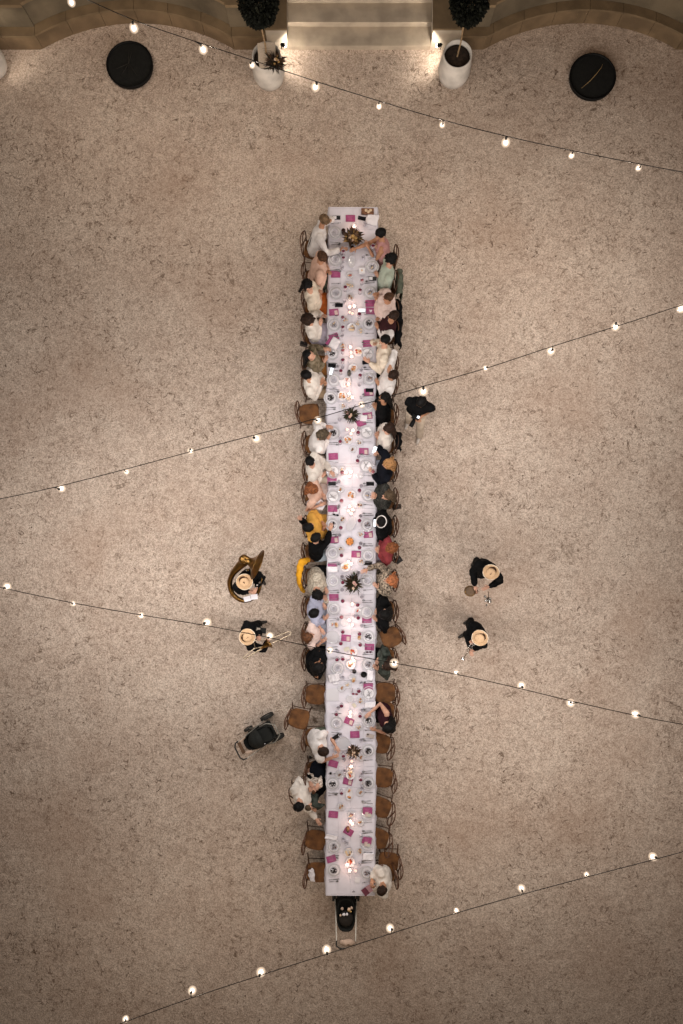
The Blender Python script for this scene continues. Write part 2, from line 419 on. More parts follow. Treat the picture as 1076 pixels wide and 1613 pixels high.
# two black drums
for px, py, lab in ((204, 101, 'large black round tub with faint leaf stalks, left bay'), (934, 120, 'large black round tub with one pale curved twig, right bay')):
    b = W(px, py, .12); b.z = 0
    t = thing('black_tub', lab, 'tub', b, group='large black round tubs in the wall bays')
    MB().lathe([(.44, 0), (.48, .04), (.492, .10), (.494, .12), (.48, .128), (.465, .12), (.46, .09)], 48, capt=False).build('tub', black_m, t)
    s_ = MB().lathe([(.462, .085), (.3, .10), (.1, .105), (.01, .106)], 32, capb=False)
    s_.build('dark_soil', mat('tub_soil', (.006, .006, .005), .95, .4, 12, .5, 30), t)
    if px > 500:
        MB().tube([(-.25, -.27, .14), (-.08, -.14, .18), (.05, 0, .19), (.16, .15, .17), (.2, .24, .14)], [.002, .005, .007, .005, .003], 6).build('twig', mat('pale_twig', (.42, .28, .12), .7), t)
    else:
        for k in range(6):
            a = R(200+k*34) if k < 4 else R(20+k*15)
            MB().tube([(-.02, .02, .115), (math.cos(a)*.15, math.sin(a)*.15, .13), (math.cos(a)*.3, math.sin(a)*.28, .115)], [.006, .006, .003], 5).build('leaf_stalk', mat('grey_stalk', (.02, .018, .014), .8), t)

# ------------------------------------------------------------------ festoon lights
cable_m = mat('cable_rubber', (.012, .009, .007), .8)
bulb_m = mat('bulb_glow', (1, .9, .85), .3, emit=6, ecol=(1, .86, .74)); sock_m = mat('bulb_socket', (.01, .01, .01), .5)
def halo_glow():  # soft-edged glow for a shell added round each bulb to imitate its halo
    m = bpy.data.materials.new('halo_shell'); m.use_nodes = True
    n = m.node_tree.nodes; l = m.node_tree.links; n.clear()
    o = n.new('ShaderNodeOutputMaterial'); mx = n.new('ShaderNodeMixShader'); tr = n.new('ShaderNodeBsdfTransparent'); em = n.new('ShaderNodeEmission')
    em.inputs[0].default_value = (1, .76, .55, 1); em.inputs[1].default_value = 1.3
    lw = n.new('ShaderNodeLayerWeight'); lw.inputs[0].default_value = .5
    r = n.new('ShaderNodeValToRGB'); e = r.color_ramp.elements; e[0].position = 0; e[0].color = (.62, .62, .62, 1); e[1].position = .92; e[1].color = (0, 0, 0, 1)
    k = e.new(.45); k.color = (.22, .22, .22, 1)
    l.new(lw.outputs['Facing'], r.inputs[0]); l.new(r.outputs[0], mx.inputs[0]); l.new(tr.outputs[0], mx.inputs[1]); l.new(em.outputs[0], mx.inputs[2]); l.new(mx.outputs[0], o.inputs[0]); return m
gl = MB().ell((0, 0, -.035), (.030, .030, .036), nu=16, nv=12).mesh('bulb', bulb_m)
fg = MB().ell((0, 0, -.037), (.066, .066, .066), nu=24, nv=16).mesh('halo_shell', halo_glow())
so = MB().lathe([(.012, .0), (.017, .005), (.017, .05), (.01, .058)], 10).mesh('socket', sock_m, smooth=False)
STR = [
 ('topmost', 3.6, [(-60,-110),(30,-60),(112,0),(210,40),(318,74),(396,101),(498,134),(597,165),(697,196),(797,221),(901,243),(1007,264),(1112,283)]),
 ('second', 4.0, [(-30,793),(95,770),(199,743),(300,709),(402,690),(500,662),(569,637),(667,614),(766,579),(869,552),(970,512),(1076,485),(1180,448)]),
 ('third', 4.0, [(-95,902),(9,925),(115,951),(222,969),(324,981),(424,1003),(519,1025),(621,1044),(720,1060),(822,1081),(899,1107),(1004,1126),(1108,1146)]),
 ('lowest', 3.6, [(90,1648),(198,1606),(302,1562),(410,1534),(515,1499),(616,1463),(720,1436),(822,1401),(924,1378),(1031,1350),(1136,1320)]),
]
for nm, z, pts in STR:
    wp = [W(x, y, z-.09) for x, y in pts]
    t = thing('string_light', f'{nm} of the four strings of lit globe bulbs above the court', 'string lights', wp[0], group='strings of bulbs over the court')
    o = wp[0]; rnd = random.Random(z*7+len(pts)); cab = []
    for i, p in enumerate(wp):
        q = p-o
        bl = obj('bulb', gl, t, q); bl.rotation_euler = (rnd.uniform(-.35, .35), rnd.uniform(-.35, .35), 0)
        sc_ = rnd.choice([.72, .85, 1.0, 1.1, 1.2]) if nm != 'topmost' else rnd.choice([.8, 1.0, 1.15]); bl.scale = (sc_,)*3
        sk = obj('socket', so, bl, (0, 0, .0)); obj('halo_shell', fg, bl)
        en = BULB_W[nm]*rnd.uniform(.8, 1.2)
        add_light('POINT', 'bulb_light', bl, (0, 0, -.14), en, (1, .935, .885) if nm in ('second', 'third') else (1, .85, .71), .035)
        a_ = wp[max(i-1, 0)]-o; b_ = wp[min(i+1, len(wp)-1)]-o
        cp = q*.4+(a_+b_)*.3+V((0, 0, .085+rnd.uniform(-.006, .006))); cab.append(cp)
        MB().tube([cp, q+V((0, 0, .045))], .008, 5).build('drop_wire', cable_m, t)
    MB().tube(smooth_path(cab, 4), .0065, 5).build('cable', cable_m, t)

# ------------------------------------------------------------------ tables and cloths
cloth_m = bpy.data.materials.new('table_linen'); cloth_m.use_nodes = True
def _cloth():
    n = cloth_m.node_tree.nodes; l = cloth_m.node_tree.links; p = n['Principled BSDF']
    p.inputs['Base Color'].default_value = (.66, .62, .68, 1); p.inputs['Roughness'].default_value = .85
    tc = n.new('ShaderNodeTexCoord'); t = n.new('ShaderNodeTexNoise'); t.inputs['Scale'].default_value = 5; t.inputs['Detail'].default_value = 5; t.inputs['Distortion'].default_value = .8
    l.new(tc.outputs['Object'], t.inputs['Vector']); r = n.new('ShaderNodeValToRGB'); r.color_ramp.elements[0].position = .3; r.color_ramp.elements[0].color = (.51, .49, .545, 1)
    r.color_ramp.elements[1].position = .7; r.color_ramp.elements[1].color = (.58, .56, .62, 1); l.new(t.outputs[0], r.inputs[0]); l.new(r.outputs[0], p.inputs['Base Color'])
    b = n.new('ShaderNodeBump'); b.inputs['Strength'].default_value = .35; b.inputs['Distance'].default_value = .03; l.new(t.outputs[0], b.inputs['Height'])
    bk = n.new('ShaderNodeTexBrick'); bk.inputs['Scale'].default_value = 1; bk.inputs['Mortar Size'].default_value = .004; bk.inputs['Brick Width'].default_value = .42; bk.inputs['Row Height'].default_value = .245; bk.offset = 0; bk.inputs['Mortar Smooth'].default_value = .6
    l.new(tc.outputs['Object'], bk.inputs['Vector']); b2 = n.new('ShaderNodeBump'); b2.inputs['Strength'].default_value = .7; b2.inputs['Distance'].default_value = .012
    l.new(bk.outputs['Fac'], b2.inputs['Height']); l.new(b.outputs[0], b2.inputs['Normal']); l.new(b2.outputs[0], p.inputs['Normal'])
_cloth()
TZ = .75
A0 = W(556.2, 326, TZ); A1 = W(551.8, 1411, TZ)
LEN = (A0-A1).length; NT = 8; HALF = .488
ax = (A1-A0).normalized(); axang = math.atan2(ax.y, ax.x)
table_wood = mat('trestle_wood', (.20, .12, .06), .7, .3, 10); steel = mat('steel', (.35, .35, .36), .35, metal=.9)
wob = [0, -.012, -.022, .008, .0, -.012, .006, 0]
ordn = ['first', 'second', 'third', 'fourth', 'fifth', 'sixth', 'seventh', 'last']
for i in range(NT):
    c = A0+ax*(LEN*(i+.5)/NT)+V((wob[i], 0, 0)); L_ = LEN/NT
    t = thing('banquet_table', f'{ordn[i]} trestle table of the row counted from the stairs, under white cloth', 'table', (c.x, c.y, 0), axang, 'trestle tables joined in one long row')
    MB().box((0, 0, .727), (L_-.01, HALF*2-.03, .028)).build('tabletop', table_wood, t, smooth=False)
    for sx in (-1, 1):
        for sy in (-1, 1):
            MB().tube([(sx*(L_/2-.25), sy*.33, .71), (sx*(L_/2-.22), sy*.36, .02)], .014, 8).build('leg', steel, t)
    # cloth: top sheet with a rounded break and a waving drop
    b = MB(); nx, ny = 30, 26; x0 = -L_/2-(.0 if i else .0); x1 = L_/2+(.03 if i < NT-1 else 0)
    rnd = random.Random(i)
    e0 = (i == 0); e1 = (i == NT-1)
    drop = .30
    us = [x0+(x1-x0)*k/nx for k in range(nx+1)]
    prof = []      # across: (y, z, outward flag)
    for k in range(7): prof.append((-HALF, -drop+drop*k/7, -1))
    for k in range(ny+1): prof.append((-HALF+2*HALF*k/ny, 0, 0))
    for k in range(1, 8): prof.append((HALF, -drop*k/7, 1))
    vs = []
    for u in us:
        for (y, z, s) in prof:
            yy = y; zz = z
            if s:
                dd = -z/drop; yy += s*(.012+dd*(.02+.022*math.sin(u*13+i*2+s)+.012*math.sin(u*29+i)))
                zz += .012*math.sin(u*9+i)*dd
            else:
                zz += .0015*noise.noise(V((u*3, y*3, i*7)))
                if abs(abs(y)-HALF) < 1e-6: zz -= .004; yy += (1 if y > 0 else -1)*(.004+.004*noise.noise(V((u*2.2, i*3, y))))
            vs.append(V((u, yy, zz)))
    k = len(prof); fs = [(a*k+j, (a+1)*k+j, (a+1)*k+j+1, a*k+j+1) for a in range(nx) for j in range(k-1)]
    b.add(vs, fs)
    for end, u0, s in ((e0, x0, -1), (e1, x1, 1)):
        if not end: continue
        q = 26; vv = []
        for a in range(q+1):
            y = -HALF+2*HALF*a/q
            for kk in range(6):
                dd = kk/5; vv.append(V((u0+s*dd*(.012+.012*math.sin(y*17+i)), y, -.002-.3*dd)))
        b.add(vv, [(a*6+kk, (a+1)*6+kk, (a+1)*6+kk+1, a*6+kk+1) for a in range(q) for kk in range(5)])
    cz = TZ-.004+(.0025 if i % 2 else 0)
    o = b.build('tablecloth', cloth_m, None, loc=(c.x, c.y, cz), rz=axang)
    tag(o, f'white linen cloth on the {ordn[i]} table counted from the stairs', 'tablecloth', 'white cloths over the table row')
ZT = TZ+.002        # where things on the table stand

# ------------------------------------------------------------------ chair
wood_m = mat('bent_wood', (.075, .030, .013), .5, .4, 14, .15, 60)
rattan = mat('rattan_seat', (.185, .078, .024), .75, .35, 6, .9, 120, col2=(.085, .034, .011))
def make_chair():
    t = thing('crossback_chair', 'bentwood cross-back chair', 'chair', (0, 0, 0), group='cross-back chairs along the table')
    b = MB(); pts = []      # seat pad, rounded trapezoid, origin at seat centre, facing +x
    for i in range(28):
        a = 2*math.pi*i/28; c_, s_ = math.cos(a), math.sin(a); e = .55
        x = .205*math.copysign(abs(c_)**e, c_); y = (.205+.02*math.copysign(1, c_)*abs(c_))*math.copysign(abs(s_)**e, s_)
        pts.append((x, y))
    b.prism(pts, .445, .458)
    inner = [(x*.86, y*.86) for x, y in pts]
    b.build('seat', wood_m, t, smooth=False)
    b = MB(); k = len(pts)
    rings = [(1.0, .4585), (.93, .468), (.86, .470), (.6, .467), (.3, .465)]
    vs = [V((x*s, y*s, z)) for s, z in rings for x, y in pts]; fs = [(r*k+j, r*k+(j+1) % k, (r+1)*k+(j+1) % k, (r+1)*k+j) for r in range(len(rings)-1) for j in range(k)]
    fs.append(tuple((len(rings)-1)*k+j for j in range(k))); b.add(vs, fs); b.build('seat_pad', rattan, t)
    for sy in (-1, 1):
        MB().tube([(.175, sy*.185, .445), (.20, sy*.205, .02)], [.017, .013], 8).build('leg', wood_m, t)
        MB().tube([(-.175, sy*.165, .445), (-.225, sy*.19, .02)], [.017, .013], 8).build('leg', wood_m, t)
    # bent back hoop: rises from the rear corners, widens, leans back and bows outwards
    hoop = []
    for i in range(25):
        q = i/24; a = math.pi*q; y = -.235*math.cos(a); 
        z = .40+.50*(math.sin(a)**.42 if 0 < q < 1 else 0)
        back = -.185-.03*((z-.40)/.5)-.045*(1-(y/.235)**2)*((z-.4)/.5)**3
        yy = y*(.72+.28*min(1, (z-.40)/.3))
        hoop.append((back, yy, z))
    MB().tube(hoop, .012, 8).build('back_hoop', wood_m, t)
    for sy in (-1, 1):
        MB().tube([(-.195, -sy*.16, .49), (-.215, -sy*.06, .62), (-.235, sy*.05, .72), (-.228, sy*.16, .835)], [(.006, .014)]*4, 6).build('cross_slat', wood_m, t)
    MB().tube([(-.20, -.17, .56), (-.225, 0, .575), (-.20, .17, .56)], .009, 6).build('back_rail', wood_m, t)
    MB().tube([(.185, -.19, .22), (0, -.17, .20), (-.2, -.175, .22), ], .009, 6).build('stretcher', wood_m, t)
    MB().tube([(.185, .19, .22), (0, .17, .20), (-.2, .175, .22), ], .009, 6).build('stretcher', wood_m, t)
    return t
chair0 = make_chair(); _cused = [False]
def chair(x, y, rz, label):
    if not _cused[0]:
        _cused[0] = True; chair0.location = (x, y, 0); chair0.rotation_euler = (0, 0, rz); chair0['label'] = label; return chair0
    return copy_tree(chair0, None, (x, y, 0), rz, label)

# ------------------------------------------------------------------ people
PEND = []
def skin(tone):
    c = {'l': (.47, .26, .18), 'm': (.38, .19, .11), 'd': (.22, .10, .055)}[tone]
    return mat('skin_'+tone, c, .55, .15, 12, .08, 80)
eye_m = mat('eye_dark', (.02, .012, .01), .3); lip_m = mat('lips', (.28, .08, .07), .5)
def fabric(name, col, var=.18, scale=7, bump=.45, bscale=22, col2=None, rough=.85): return mat('cloth_'+name, col, rough, var, scale, bump, bscale, col2=col2, spec=.08)
def hairm(name, col): 
    m = mat('hair_'+name, col, .6, .55, 30, .7, 55, spec=.12); return m
def limb(p0, target, l1, l2, pole):
    d = target-p0; D = d.length
    if D > (l1+l2)*.985: target = p0+d.normalized()*(l1+l2)*.985; d = target-p0; D = d.length
    D = max(D, abs(l1-l2)+.03); a = (l1*l1-l2*l2+D*D)/(2*D); h = math.sqrt(max(l1*l1-a*a, 0)); u = d.normalized()
    pl = pole-u*pole.dot(u); pl = pl.normalized() if pl.length > 1e-4 else u.orthogonal().normalized()
    return p0+u*a+pl*h, target
def hand_geo(b, wrist, fore, up, s, curl, m=0):
    # palm + five fingers + nails too small to see; s = +1 left hand, -1 right hand
    f_ = fore.normalized(); n_ = (up-f_*up.dot(f_)).normalized(); sd = n_.cross(f_)*s     # sd points to the thumb side for the left hand when palm down
    sd = -sd
    b.tube([wrist-f_*.01, wrist+f_*.03, wrist+f_*.075, wrist+f_*.092], [(.024, .015), (.032, .014), (.039, .013), (.037, .011)], 10, side=sd, m=m)
    for k, (o, L_) in enumerate(((.028, .066), (.010, .074), (-.008, .069), (-.026, .055))):
        base = wrist+f_*.085+sd*o; d = (f_+sd*(o*1.5)).normalized(); c = curl+.06*k
        p1 = base+d*L_*.45-n_*(L_*.12*c); p2 = p1+d*L_*.32*math.cos(c)-n_*L_*.32*math.sin(c); p3 = p2+d*L_*.28*math.cos(c*1.7)-n_*L_*.28*math.sin(c*1.7)
        b.tube([base-d*.015, p1, p2, p3], [.009, .0085, .008, .0065], 6, m=m)
    tb = wrist+f_*.025+sd*.028; t1 = tb+(f_*.6+sd*.8)*.032-n_*.006; t2 = t1+(f_*.85+sd*.35)*.028-n_*.01
    b.tube([tb-sd*.015, tb, t1, t2], [.012, .012, .0105, .0075], 6, m=m)
def person(head, face, label, top='white', bot='black', hairs=('short', 'black'), tone='l', seat=None, pel=None, hands=None, yaw=0, pitch=25, hz=None,
           sleeve=1.0, skirt=False, stand=False, bulk=1.0, group='guests seated at the table', chairlab=None, extra=None, scale=1.0, legs=None, shoe_m=None, tuck=None, dz=.70, hscale=1.0):
    """head, pel, hands: photo pixels; face: heading in degrees (0 = +x). seated unless stand."""
    fa = R(face); f_ = V((math.cos(fa), math.sin(fa), 0)); s_ = V((-math.sin(fa), math.cos(fa), 0)); u = V((0, 0, 1))
    pz = .55 if not stand else .93
    if seat is not None: P = V((seat[0], seat[1], pz))
    else: P = W(pel[0], pel[1], pz)
    tl_ = dz*scale; z = pz+tl_
    for _ in range(5):
        H = W(head[0], head[1], z); h = (H-P).xy.length; z = pz+math.sqrt(max(tl_*tl_-h*h, .12))
    if hz: H = W(head[0], head[1], hz)
    base = V((P.x, P.y, 0)); d = (H-P).normalized(); D = (H-P).length/ .70
    ts = (s_-d*s_.dot(d)).normalized(); tf = ts.cross(d)*1.0
    if tf.dot(f_) < 0: tf = -tf
    k = bulk*scale*1.13; fem = skirt or hairs[0] in ('long', 'bun')
    sh = (.158 if fem else .18)*k
    t = thing('person', label, 'person', base, group=group)
    # ---- body volume
    B = MB()
    prof = [(-.05, .165 if fem else .155, .115), (.08, .15 if fem else .155, .11), (.20, .135 if fem else .155, .105), (.33, .15 if fem else .175, .108), (.42, .15 if fem else .17, .09), (.475, .08, .065)]
    tp = [P+d*(a*D) for a, _, _ in prof]; B.tube(tp, [(a*k, b*k) for _, a, b in prof], 14, side=ts)
    B.tube([P+d*.45*D, H-d*.05], [.056*k, .05*k], 10)
    ya = R(yaw); hf = (f_*math.cos(ya)+s_*math.sin(ya)); pi_ = R(pitch); hu = (u*math.cos(pi_)+hf*math.sin(pi_)).normalized(); hf = (hf*math.cos(pi_)-u*math.sin(pi_)).normalized(); hs = hu.cross(hf)
    HC = H+hu*.01; q = scale*hscale
    B.ell(HC+hu*.015, (.097*q, .077*q, .105*q), (hf, hs, hu), 14, 10)
    B.ell(HC+hf*.028*q-hu*.065*q, (.06*q, .055*q, .06*q), (hf, hs, hu), 12, 8)
    ar = []
    TH = hands or [None, None]
    for i, sg_ in enumerate((1, -1)):
        S = P+d*.42*D+ts*(sg_*sh)
        if TH[i] is None:
            T = V((P.x, P.y, 0))+f_*.36+s_*(sg_*.12)+u*(.70 if not stand else .8)
        elif len(TH[i]) == 3: T = W(TH[i][0], TH[i][1], TH[i][2])
        else: T = W(TH[i][0], TH[i][1], .80)
        E, Wr = limb(S, T, .285*k, .25*k, ts*sg_*(tuck if tuck is not None else .5)-u*.8-f_*.15)
        ar.append((S, E, Wr, sg_))
        B.tube([S-ts*(sg_*.05), S, S*.5+E*.5, E, E*.45+Wr*.55, Wr], [.05*k, .054*k, .045*k, .038*k, .036*k, .024*k], 10)
    lg = []
    if stand:
        lp = legs or ((.12, .0), (-.12, .0))
        for i, sg_ in enumerate((1, -1)):
            hip = P+s_*(sg_*.085*k)-u*.03; ank = V((P.x, P.y, .09))+f_*lp[i][0]+s_*(sg_*.10+lp[i][1]); kn = hip*.5+ank*.5+f_*.05
            lg.append((hip, kn, ank, ank+f_*.13-u*.045))
    else:
        for sg_ in (1, -1):
            hip = P+s_*(sg_*.09*k); kn = hip+f_*.42*scale+s_*(sg_*.03); kn.z = .51; ank = kn+f_*.02*sg_-f_*.04; ank.z = .09
            lg.append((hip, kn, ank, ank+f_*.13-u*.04))
    for hip, kn, ank, toe in lg:
        B.tube([hip, hip*.5+kn*.5, kn, kn*.6+ank*.4, ank], [.085*k, .075*k, .056*k, .053*k, .036*k], 10)
        B.tube([ank-f_*.03-u*.03, ank+f_*.05-u*.035, toe], [.038, .036, .026], 8)
    X = MB()        # details kept as crisp geometry
    X.tube([HC+hf*.088*q+hu*.03*q, HC+hf*.105*q, HC+hf*.118*q-hu*.018*q], [(.008, .008), (.011, .011), (.014, .012)], 8)
    for sg_ in (1, -1):
        X.ell(HC+hs*(sg_*.079*q)-hu*.005, (.022, .010, .032), (hf, hs, hu), 8, 6)
        X.ell(HC+hf*.089*q+hs*(sg_*.032*q)+hu*.022*q, (.012, .016, .008), (hf, hs, hu), 8, 5, m=1)
        X.tube([HC+hf*.092*q+hs*(sg_*.014*q)+hu*.044*q, HC+hf*.088*q+hs*(sg_*.045*q)+hu*.046*q], .004, 5, m=1)
    X.ell(HC+hf*.089*q-hu*.055*q, (.010, .024, .009), (hf, hs, hu), 8, 5, m=2)
    for S, E, Wr, sg_ in ar: hand_geo(X, Wr, (Wr-E), u+f_*.05, sg_, .35)
    PEND.append(('body', B, [skin(tone), eye_m, lip_m], t, base, .0165, X, 0))
    # ---- top
    if top:
        T_ = MB(); g_ = .026
        T_.tube([P+d*(a*D) for a, _, _ in prof[:5]]+[P+d*.50*D], [((a+g_)*k, (b+g_)*k) for _, a, b in prof[:5]]+[(.070*k, .062*k)], 14, side=ts)
        if sleeve > 0:
            for S, E, Wr, sg_ in ar:
                pts = [S-ts*(sg_*.05), S, S*.5+E*.5, E, E*.45+Wr*.55, E*.12+Wr*.88]; rr = [.068, .077, .070, .064, .060, .046]
                nn = 6 if sleeve >= 1 else 3
                T_.tube(pts[:nn], [r*k for r in rr[:nn]], 10)
        PEND.append(('top', T_, [top], t, base, .019, None, .010))
        if not fem and sleeve >= 1 and not stand:
            col = MB(); cc = P+d*.475*D; ring = [cc+ts*(math.cos(a)*.062)+tf*(math.sin(a)*.055)+d*(.012-.02*math.sin(a)) for a in [2*math.pi*i/14 for i in range(14)]]
            col.tube(ring, (.007, .016), 6, side=tuple(ts), closed=True); col.build('collar', top, t, origin=base)
    if bot:
        L_ = MB()
        if skirt:
            if stand: L_.tube([P+u*.08, P-u*.1, P-u*.45, V((P.x, P.y, .3))], [(.16*k, .125*k), (.2*k, .15*k), (.24*k, .2*k), (.27*k, .24*k)], 14, side=s_)
            else:
                kc = (lg[0][1]+lg[1][1])*.5
                L_.tube([P-f_*.05-u*.01, P+f_*.12-u*.005, kc-f_*.06+u*.0], [(.20*k, .125*k), (.205*k, .112*k), (.20*k, .09*k)], 14, side=s_)
                L_.tube([kc-f_*.05, kc+f_*.03-u*.15, V((kc.x, kc.y, .18))+f_*.02], [(.19*k, .09*k), (.2*k, .10*k), (.23*k, .15*k)], 14, side=s_)
        else:
            L_.tube([P+d*.04, P-d*.05, P-u*.06], [(.168*k, .125*k), (.172*k, .13*k), (.15*k, .11*k)], 12, side=s_)
            for hip, kn, ank, toe in lg:
                L_.tube([hip, hip*.5+kn*.5, kn, kn*.55+ank*.45, ank+u*.04], [.1*k, .092*k, .075*k, .068*k, .062*k], 10)
        PEND.append(('skirt' if skirt else 'trousers', L_, [bot], t, base, .02, None, .009))
    for hip, kn, ank, toe in lg:
        MB().tube([ank-f_*.045-u*.045, ank+f_*.05-u*.042, toe-u*.002+f_*.02], [(.045, .04), (.046, .04), (.032, .028)], 10).build('shoe', shoe_m or mat('dark_shoe', (.02, .015, .012), .5), t, origin=base)
    # ---- hair
    kind, hm = hairs[0], hairs[1]
    if kind != 'none':
        bm = bmesh.new(); bmesh.ops.create_icosphere(bm, subdivisions=4, radius=1)
        big = {'curly': 1.22, 'short': 1.0, 'thin': .93, 'long': 1.06, 'bun': 1.02, 'bob': 1.12}[kind]; amp = {'curly': .24, 'short': .07, 'thin': .03, 'long': .07, 'bun': .05, 'bob': .10}[kind]
        rd = V((.112*q*big, .093*q*big, .118*q*big)); hc = HC+hu*.022*q-hf*.010*q; sd_ = random.random()*50
        dele = []
        for v in bm.verts:
            c = v.co.copy()
            lim = .42 if kind != 'thin' else .1
            if (c.x > lim and c.z < .52) or c.z < -.62 or (kind in ('short', 'thin') and c.z < -.2 and c.x > -.3) or (kind == 'thin' and c.z < -.1): dele.append(v)
            nn = 1+amp*noise.noise(c*(3.2 if kind == 'curly' else 2.2)+V((sd_, 0, 0)))+amp*.5*noise.noise(c*8+V((0, sd_, 0)))
            streak = 1+.02*math.sin(math.atan2(c.y, c.x+.3)*24+3*noise.noise(c*3))
            c *= nn*streak; w = hc+hf*(c.x*rd.x)+hs*(c.y*rd.y)+hu*(c.z*rd.z); v.co = w-base
        bmesh.ops.delete(bm, geom=dele, context='VERTS')
        if kind in ('long', 'bob'):
            me_ = MB(); bk = H-hf*.055*q
            dn = (-d*.75-u*.45+(-f_*.15)).normalized(); L2 = .30 if kind == 'long' else .13
            for j in range(15 if kind == 'long' else 12):
                a = (j-7)/7 if kind == 'long' else (j-5.5)/5.5
                p0 = HC-hf*(.05*q)+hs*(a*.075*q)+hu*.05; p1 = HC-hf*(.098*q)*(1-.45*abs(a))+hs*(a*.098*q)-hu*.02
                p2 = p1+dn*L2*.5-f_*.035+hs*(a*.03)+V([random.uniform(-.012, .012)]*3); p3 = p2+dn*L2*random.uniform(.4, .6)+f_*.01+hs*random.uniform(-.02, .02)
                me_.tube([p0, p1, p2, p3], [.022, .030, .028, .012], 6)
            o_ = len(bm.verts); vs = [bm.verts.new(v-base) for v in me_.v]
            for ff in me_.f: bm.faces.new([vs[i] for i in ff])
        if kind == 'bun':
            c = HC-hf*.085*q+hu*.075*q; me_ = MB().ell(c-base, (.048, .05, .042), (hf, hs, hu), 12, 8)
            vs = [bm.verts.new(v*(1) ) for v in me_.v]
            for v in vs: v.co += (v.co-(c-base))*.15*noise.noise(v.co*30)
            for ff in me_.f: bm.faces.new([vs[i] for i in ff])
        me = bpy.data.meshes.new('hair'); bm.to_mesh(me); bm.free(); me.materials.append(hm)
        me.polygons.foreach_set('use_smooth', [True]*len(me.polygons)); obj('hair', me, t)
    if chairlab: 
        cx, cy = (P-f_*.02).xy; chair(cx, cy, fa, chairlab)
    ctx = dict(t=t, base=base, P=P, H=HC, d=d, f=f_, s=s_, u=u, ts=ts, tf=tf, hf=hf, hs=hs, hu=hu, D=D, k=k, q=q, arms=ar, prof=prof)
    if extra: extra(ctx)
    return ctx

def finish_people():
    tmp = []
    for nm, B, ms, par, base, vox, X, wr in PEND:
        me = B.mesh(nm+'_src', ms, True, base); o = bpy.data.objects.new(nm+'_src', me); COL.objects.link(o)
        r = o.modifiers.new('r', 'REMESH'); r.mode = 'VOXEL'; r.voxel_size = vox; r.use_smooth_shade = True
        s = o.modifiers.new('s', 'SMOOTH'); s.factor = .5; s.iterations = 4 if nm == 'body' else 3
        tmp.append(o)
    dg = bpy.context.evaluated_depsgraph_get(); dg.update()
    for (nm, B, ms, par, base, vox, X, wr), o in zip(PEND, tmp):
        me = bpy.data.meshes.new_from_object(o.evaluated_get(dg)); me.name = nm
        if wr:
            off = V((base.x*3, base.y*3, 5)); nrm = [v.normal.copy() for v in me.vertices]
            for v, n_ in zip(me.vertices, nrm):
                p = v.co; a = noise.noise(V((p.x*9, p.y*9, p.z*5))+off); b_ = noise.noise(V((p.x*22, p.y*22, p.z*14))+off)
                v.co = p+n_*(wr*(a*1.5+b_*.9))
        if X:
            me2 = X.mesh('x', ms, True, base); bm = bmesh.new(); bm.from_mesh(me); bm.from_mesh(me2); bm.to_mesh(me); bm.free(); bpy.data.meshes.remove(me2)
        me.materials.clear()
        for m_ in ms: me.materials.append(m_)
        me.polygons.foreach_set('use_smooth', [True]*len(me.polygons))
        obj(nm, me, par)
    for o in tmp:
        md = o.data; bpy.data.objects.remove(o); bpy.data.meshes.remove(md)

# ------------------------------------------------------------------ the guests
white = fabric('white', (.60, .565, .55)); cream = fabric('cream', (.62, .54, .44)); ivory = fabric('ivory', (.58, .53, .48)); peach = fabric('peach', (.55, .36, .28))
blackc = fabric('black', (.0035, .0035, .004), .3); navy = fabric('ink', (.005, .006, .010), .3); grey = fabric('grey', (.10, .095, .10)); khaki = fabric('khaki', (.28, .20, .13))
taupe = fabric('taupe', (.20, .13, .10)); jeans = fabric('pale_denim', (.36, .42, .47)); mint = fabric('mint', (.36, .41, .34)); olive = fabric('olive_print', (.07, .055, .03), col2=(.21, .17, .12), scale=14)
rust = fabric('rust', (.42, .11, .025), .3, 12); lav = fabric('lavender', (.42, .38, .46)); yellow = fabric('yellow', (.55, .29, .06), .3, 6); mustard = fabric('mustard', (.60, .29, .02), .2, 6)
knit = fabric('knit', (.42, .37, .30), .45, 26, 1.0, 34); bluegrey = fabric('blue_grey', (.33, .34, .44)); paleblue = fabric('pale_blue', (.45, .48, .57)); rose = fabric('blush', (.60, .47, .43))
wine_c = fabric('burgundy', (.20, .035, .04), .35, 9); plum = fabric('plum', (.028, .008, .012), .3); greenf = fabric('green_floral', (.008, .010, .008), col2=(.06, .07, .06), scale=9)
leop = fabric('leopard', (.012, .010, .008), col2=(.42, .34, .26), scale=26); rustbrown = fabric('rust_brown', (.30, .13, .04)); sparkle = fabric('black_dotted', (.008, .008, .008), col2=(.05, .05, .045), scale=40)
waist = fabric('dark_waistcoat', (.035, .012, .014), .3); pinkt = fabric('dusty_pink', (.42, .22, .21), .25); babyw = fabric('white_print', (.60, .53, .47), col2=(.14, .09, .06), scale=22); greyg = fabric('grey_green', (.09, .10, .075), .4, 10)
H_bk = hairm('black', (.0035, .003, .003)); H_db = hairm('dark_brown', (.022, .011, .007)); H_br = hairm('brown', (.06, .027, .013)); H_bl = hairm('fair_brown', (.13, .08, .045)); H_gr = hairm('grey_brown', (.075, .055, .035))
H_au = hairm('auburn', (.19, .065, .025)); H_co = hairm('copper', (.34, .12, .05)); H_gi = hairm('ginger_blond', (.33, .17, .07)); H_lb = hairm('long_brown', (.085, .035, .016)); H_hz = hairm('dark_blond', (.075, .05, .03))
metal_s = mat('silver', (.62, .60, .58), .25, metal=1.0); brass = mat('brass', (.23, .125, .038), .33, .3, 6, metal=1.0)
LX, RX = -.56, .82
def ysx(px, z=1.2): return 0
def yw(py, z=1.22): return (NY-py)*(CAMH-z)/F
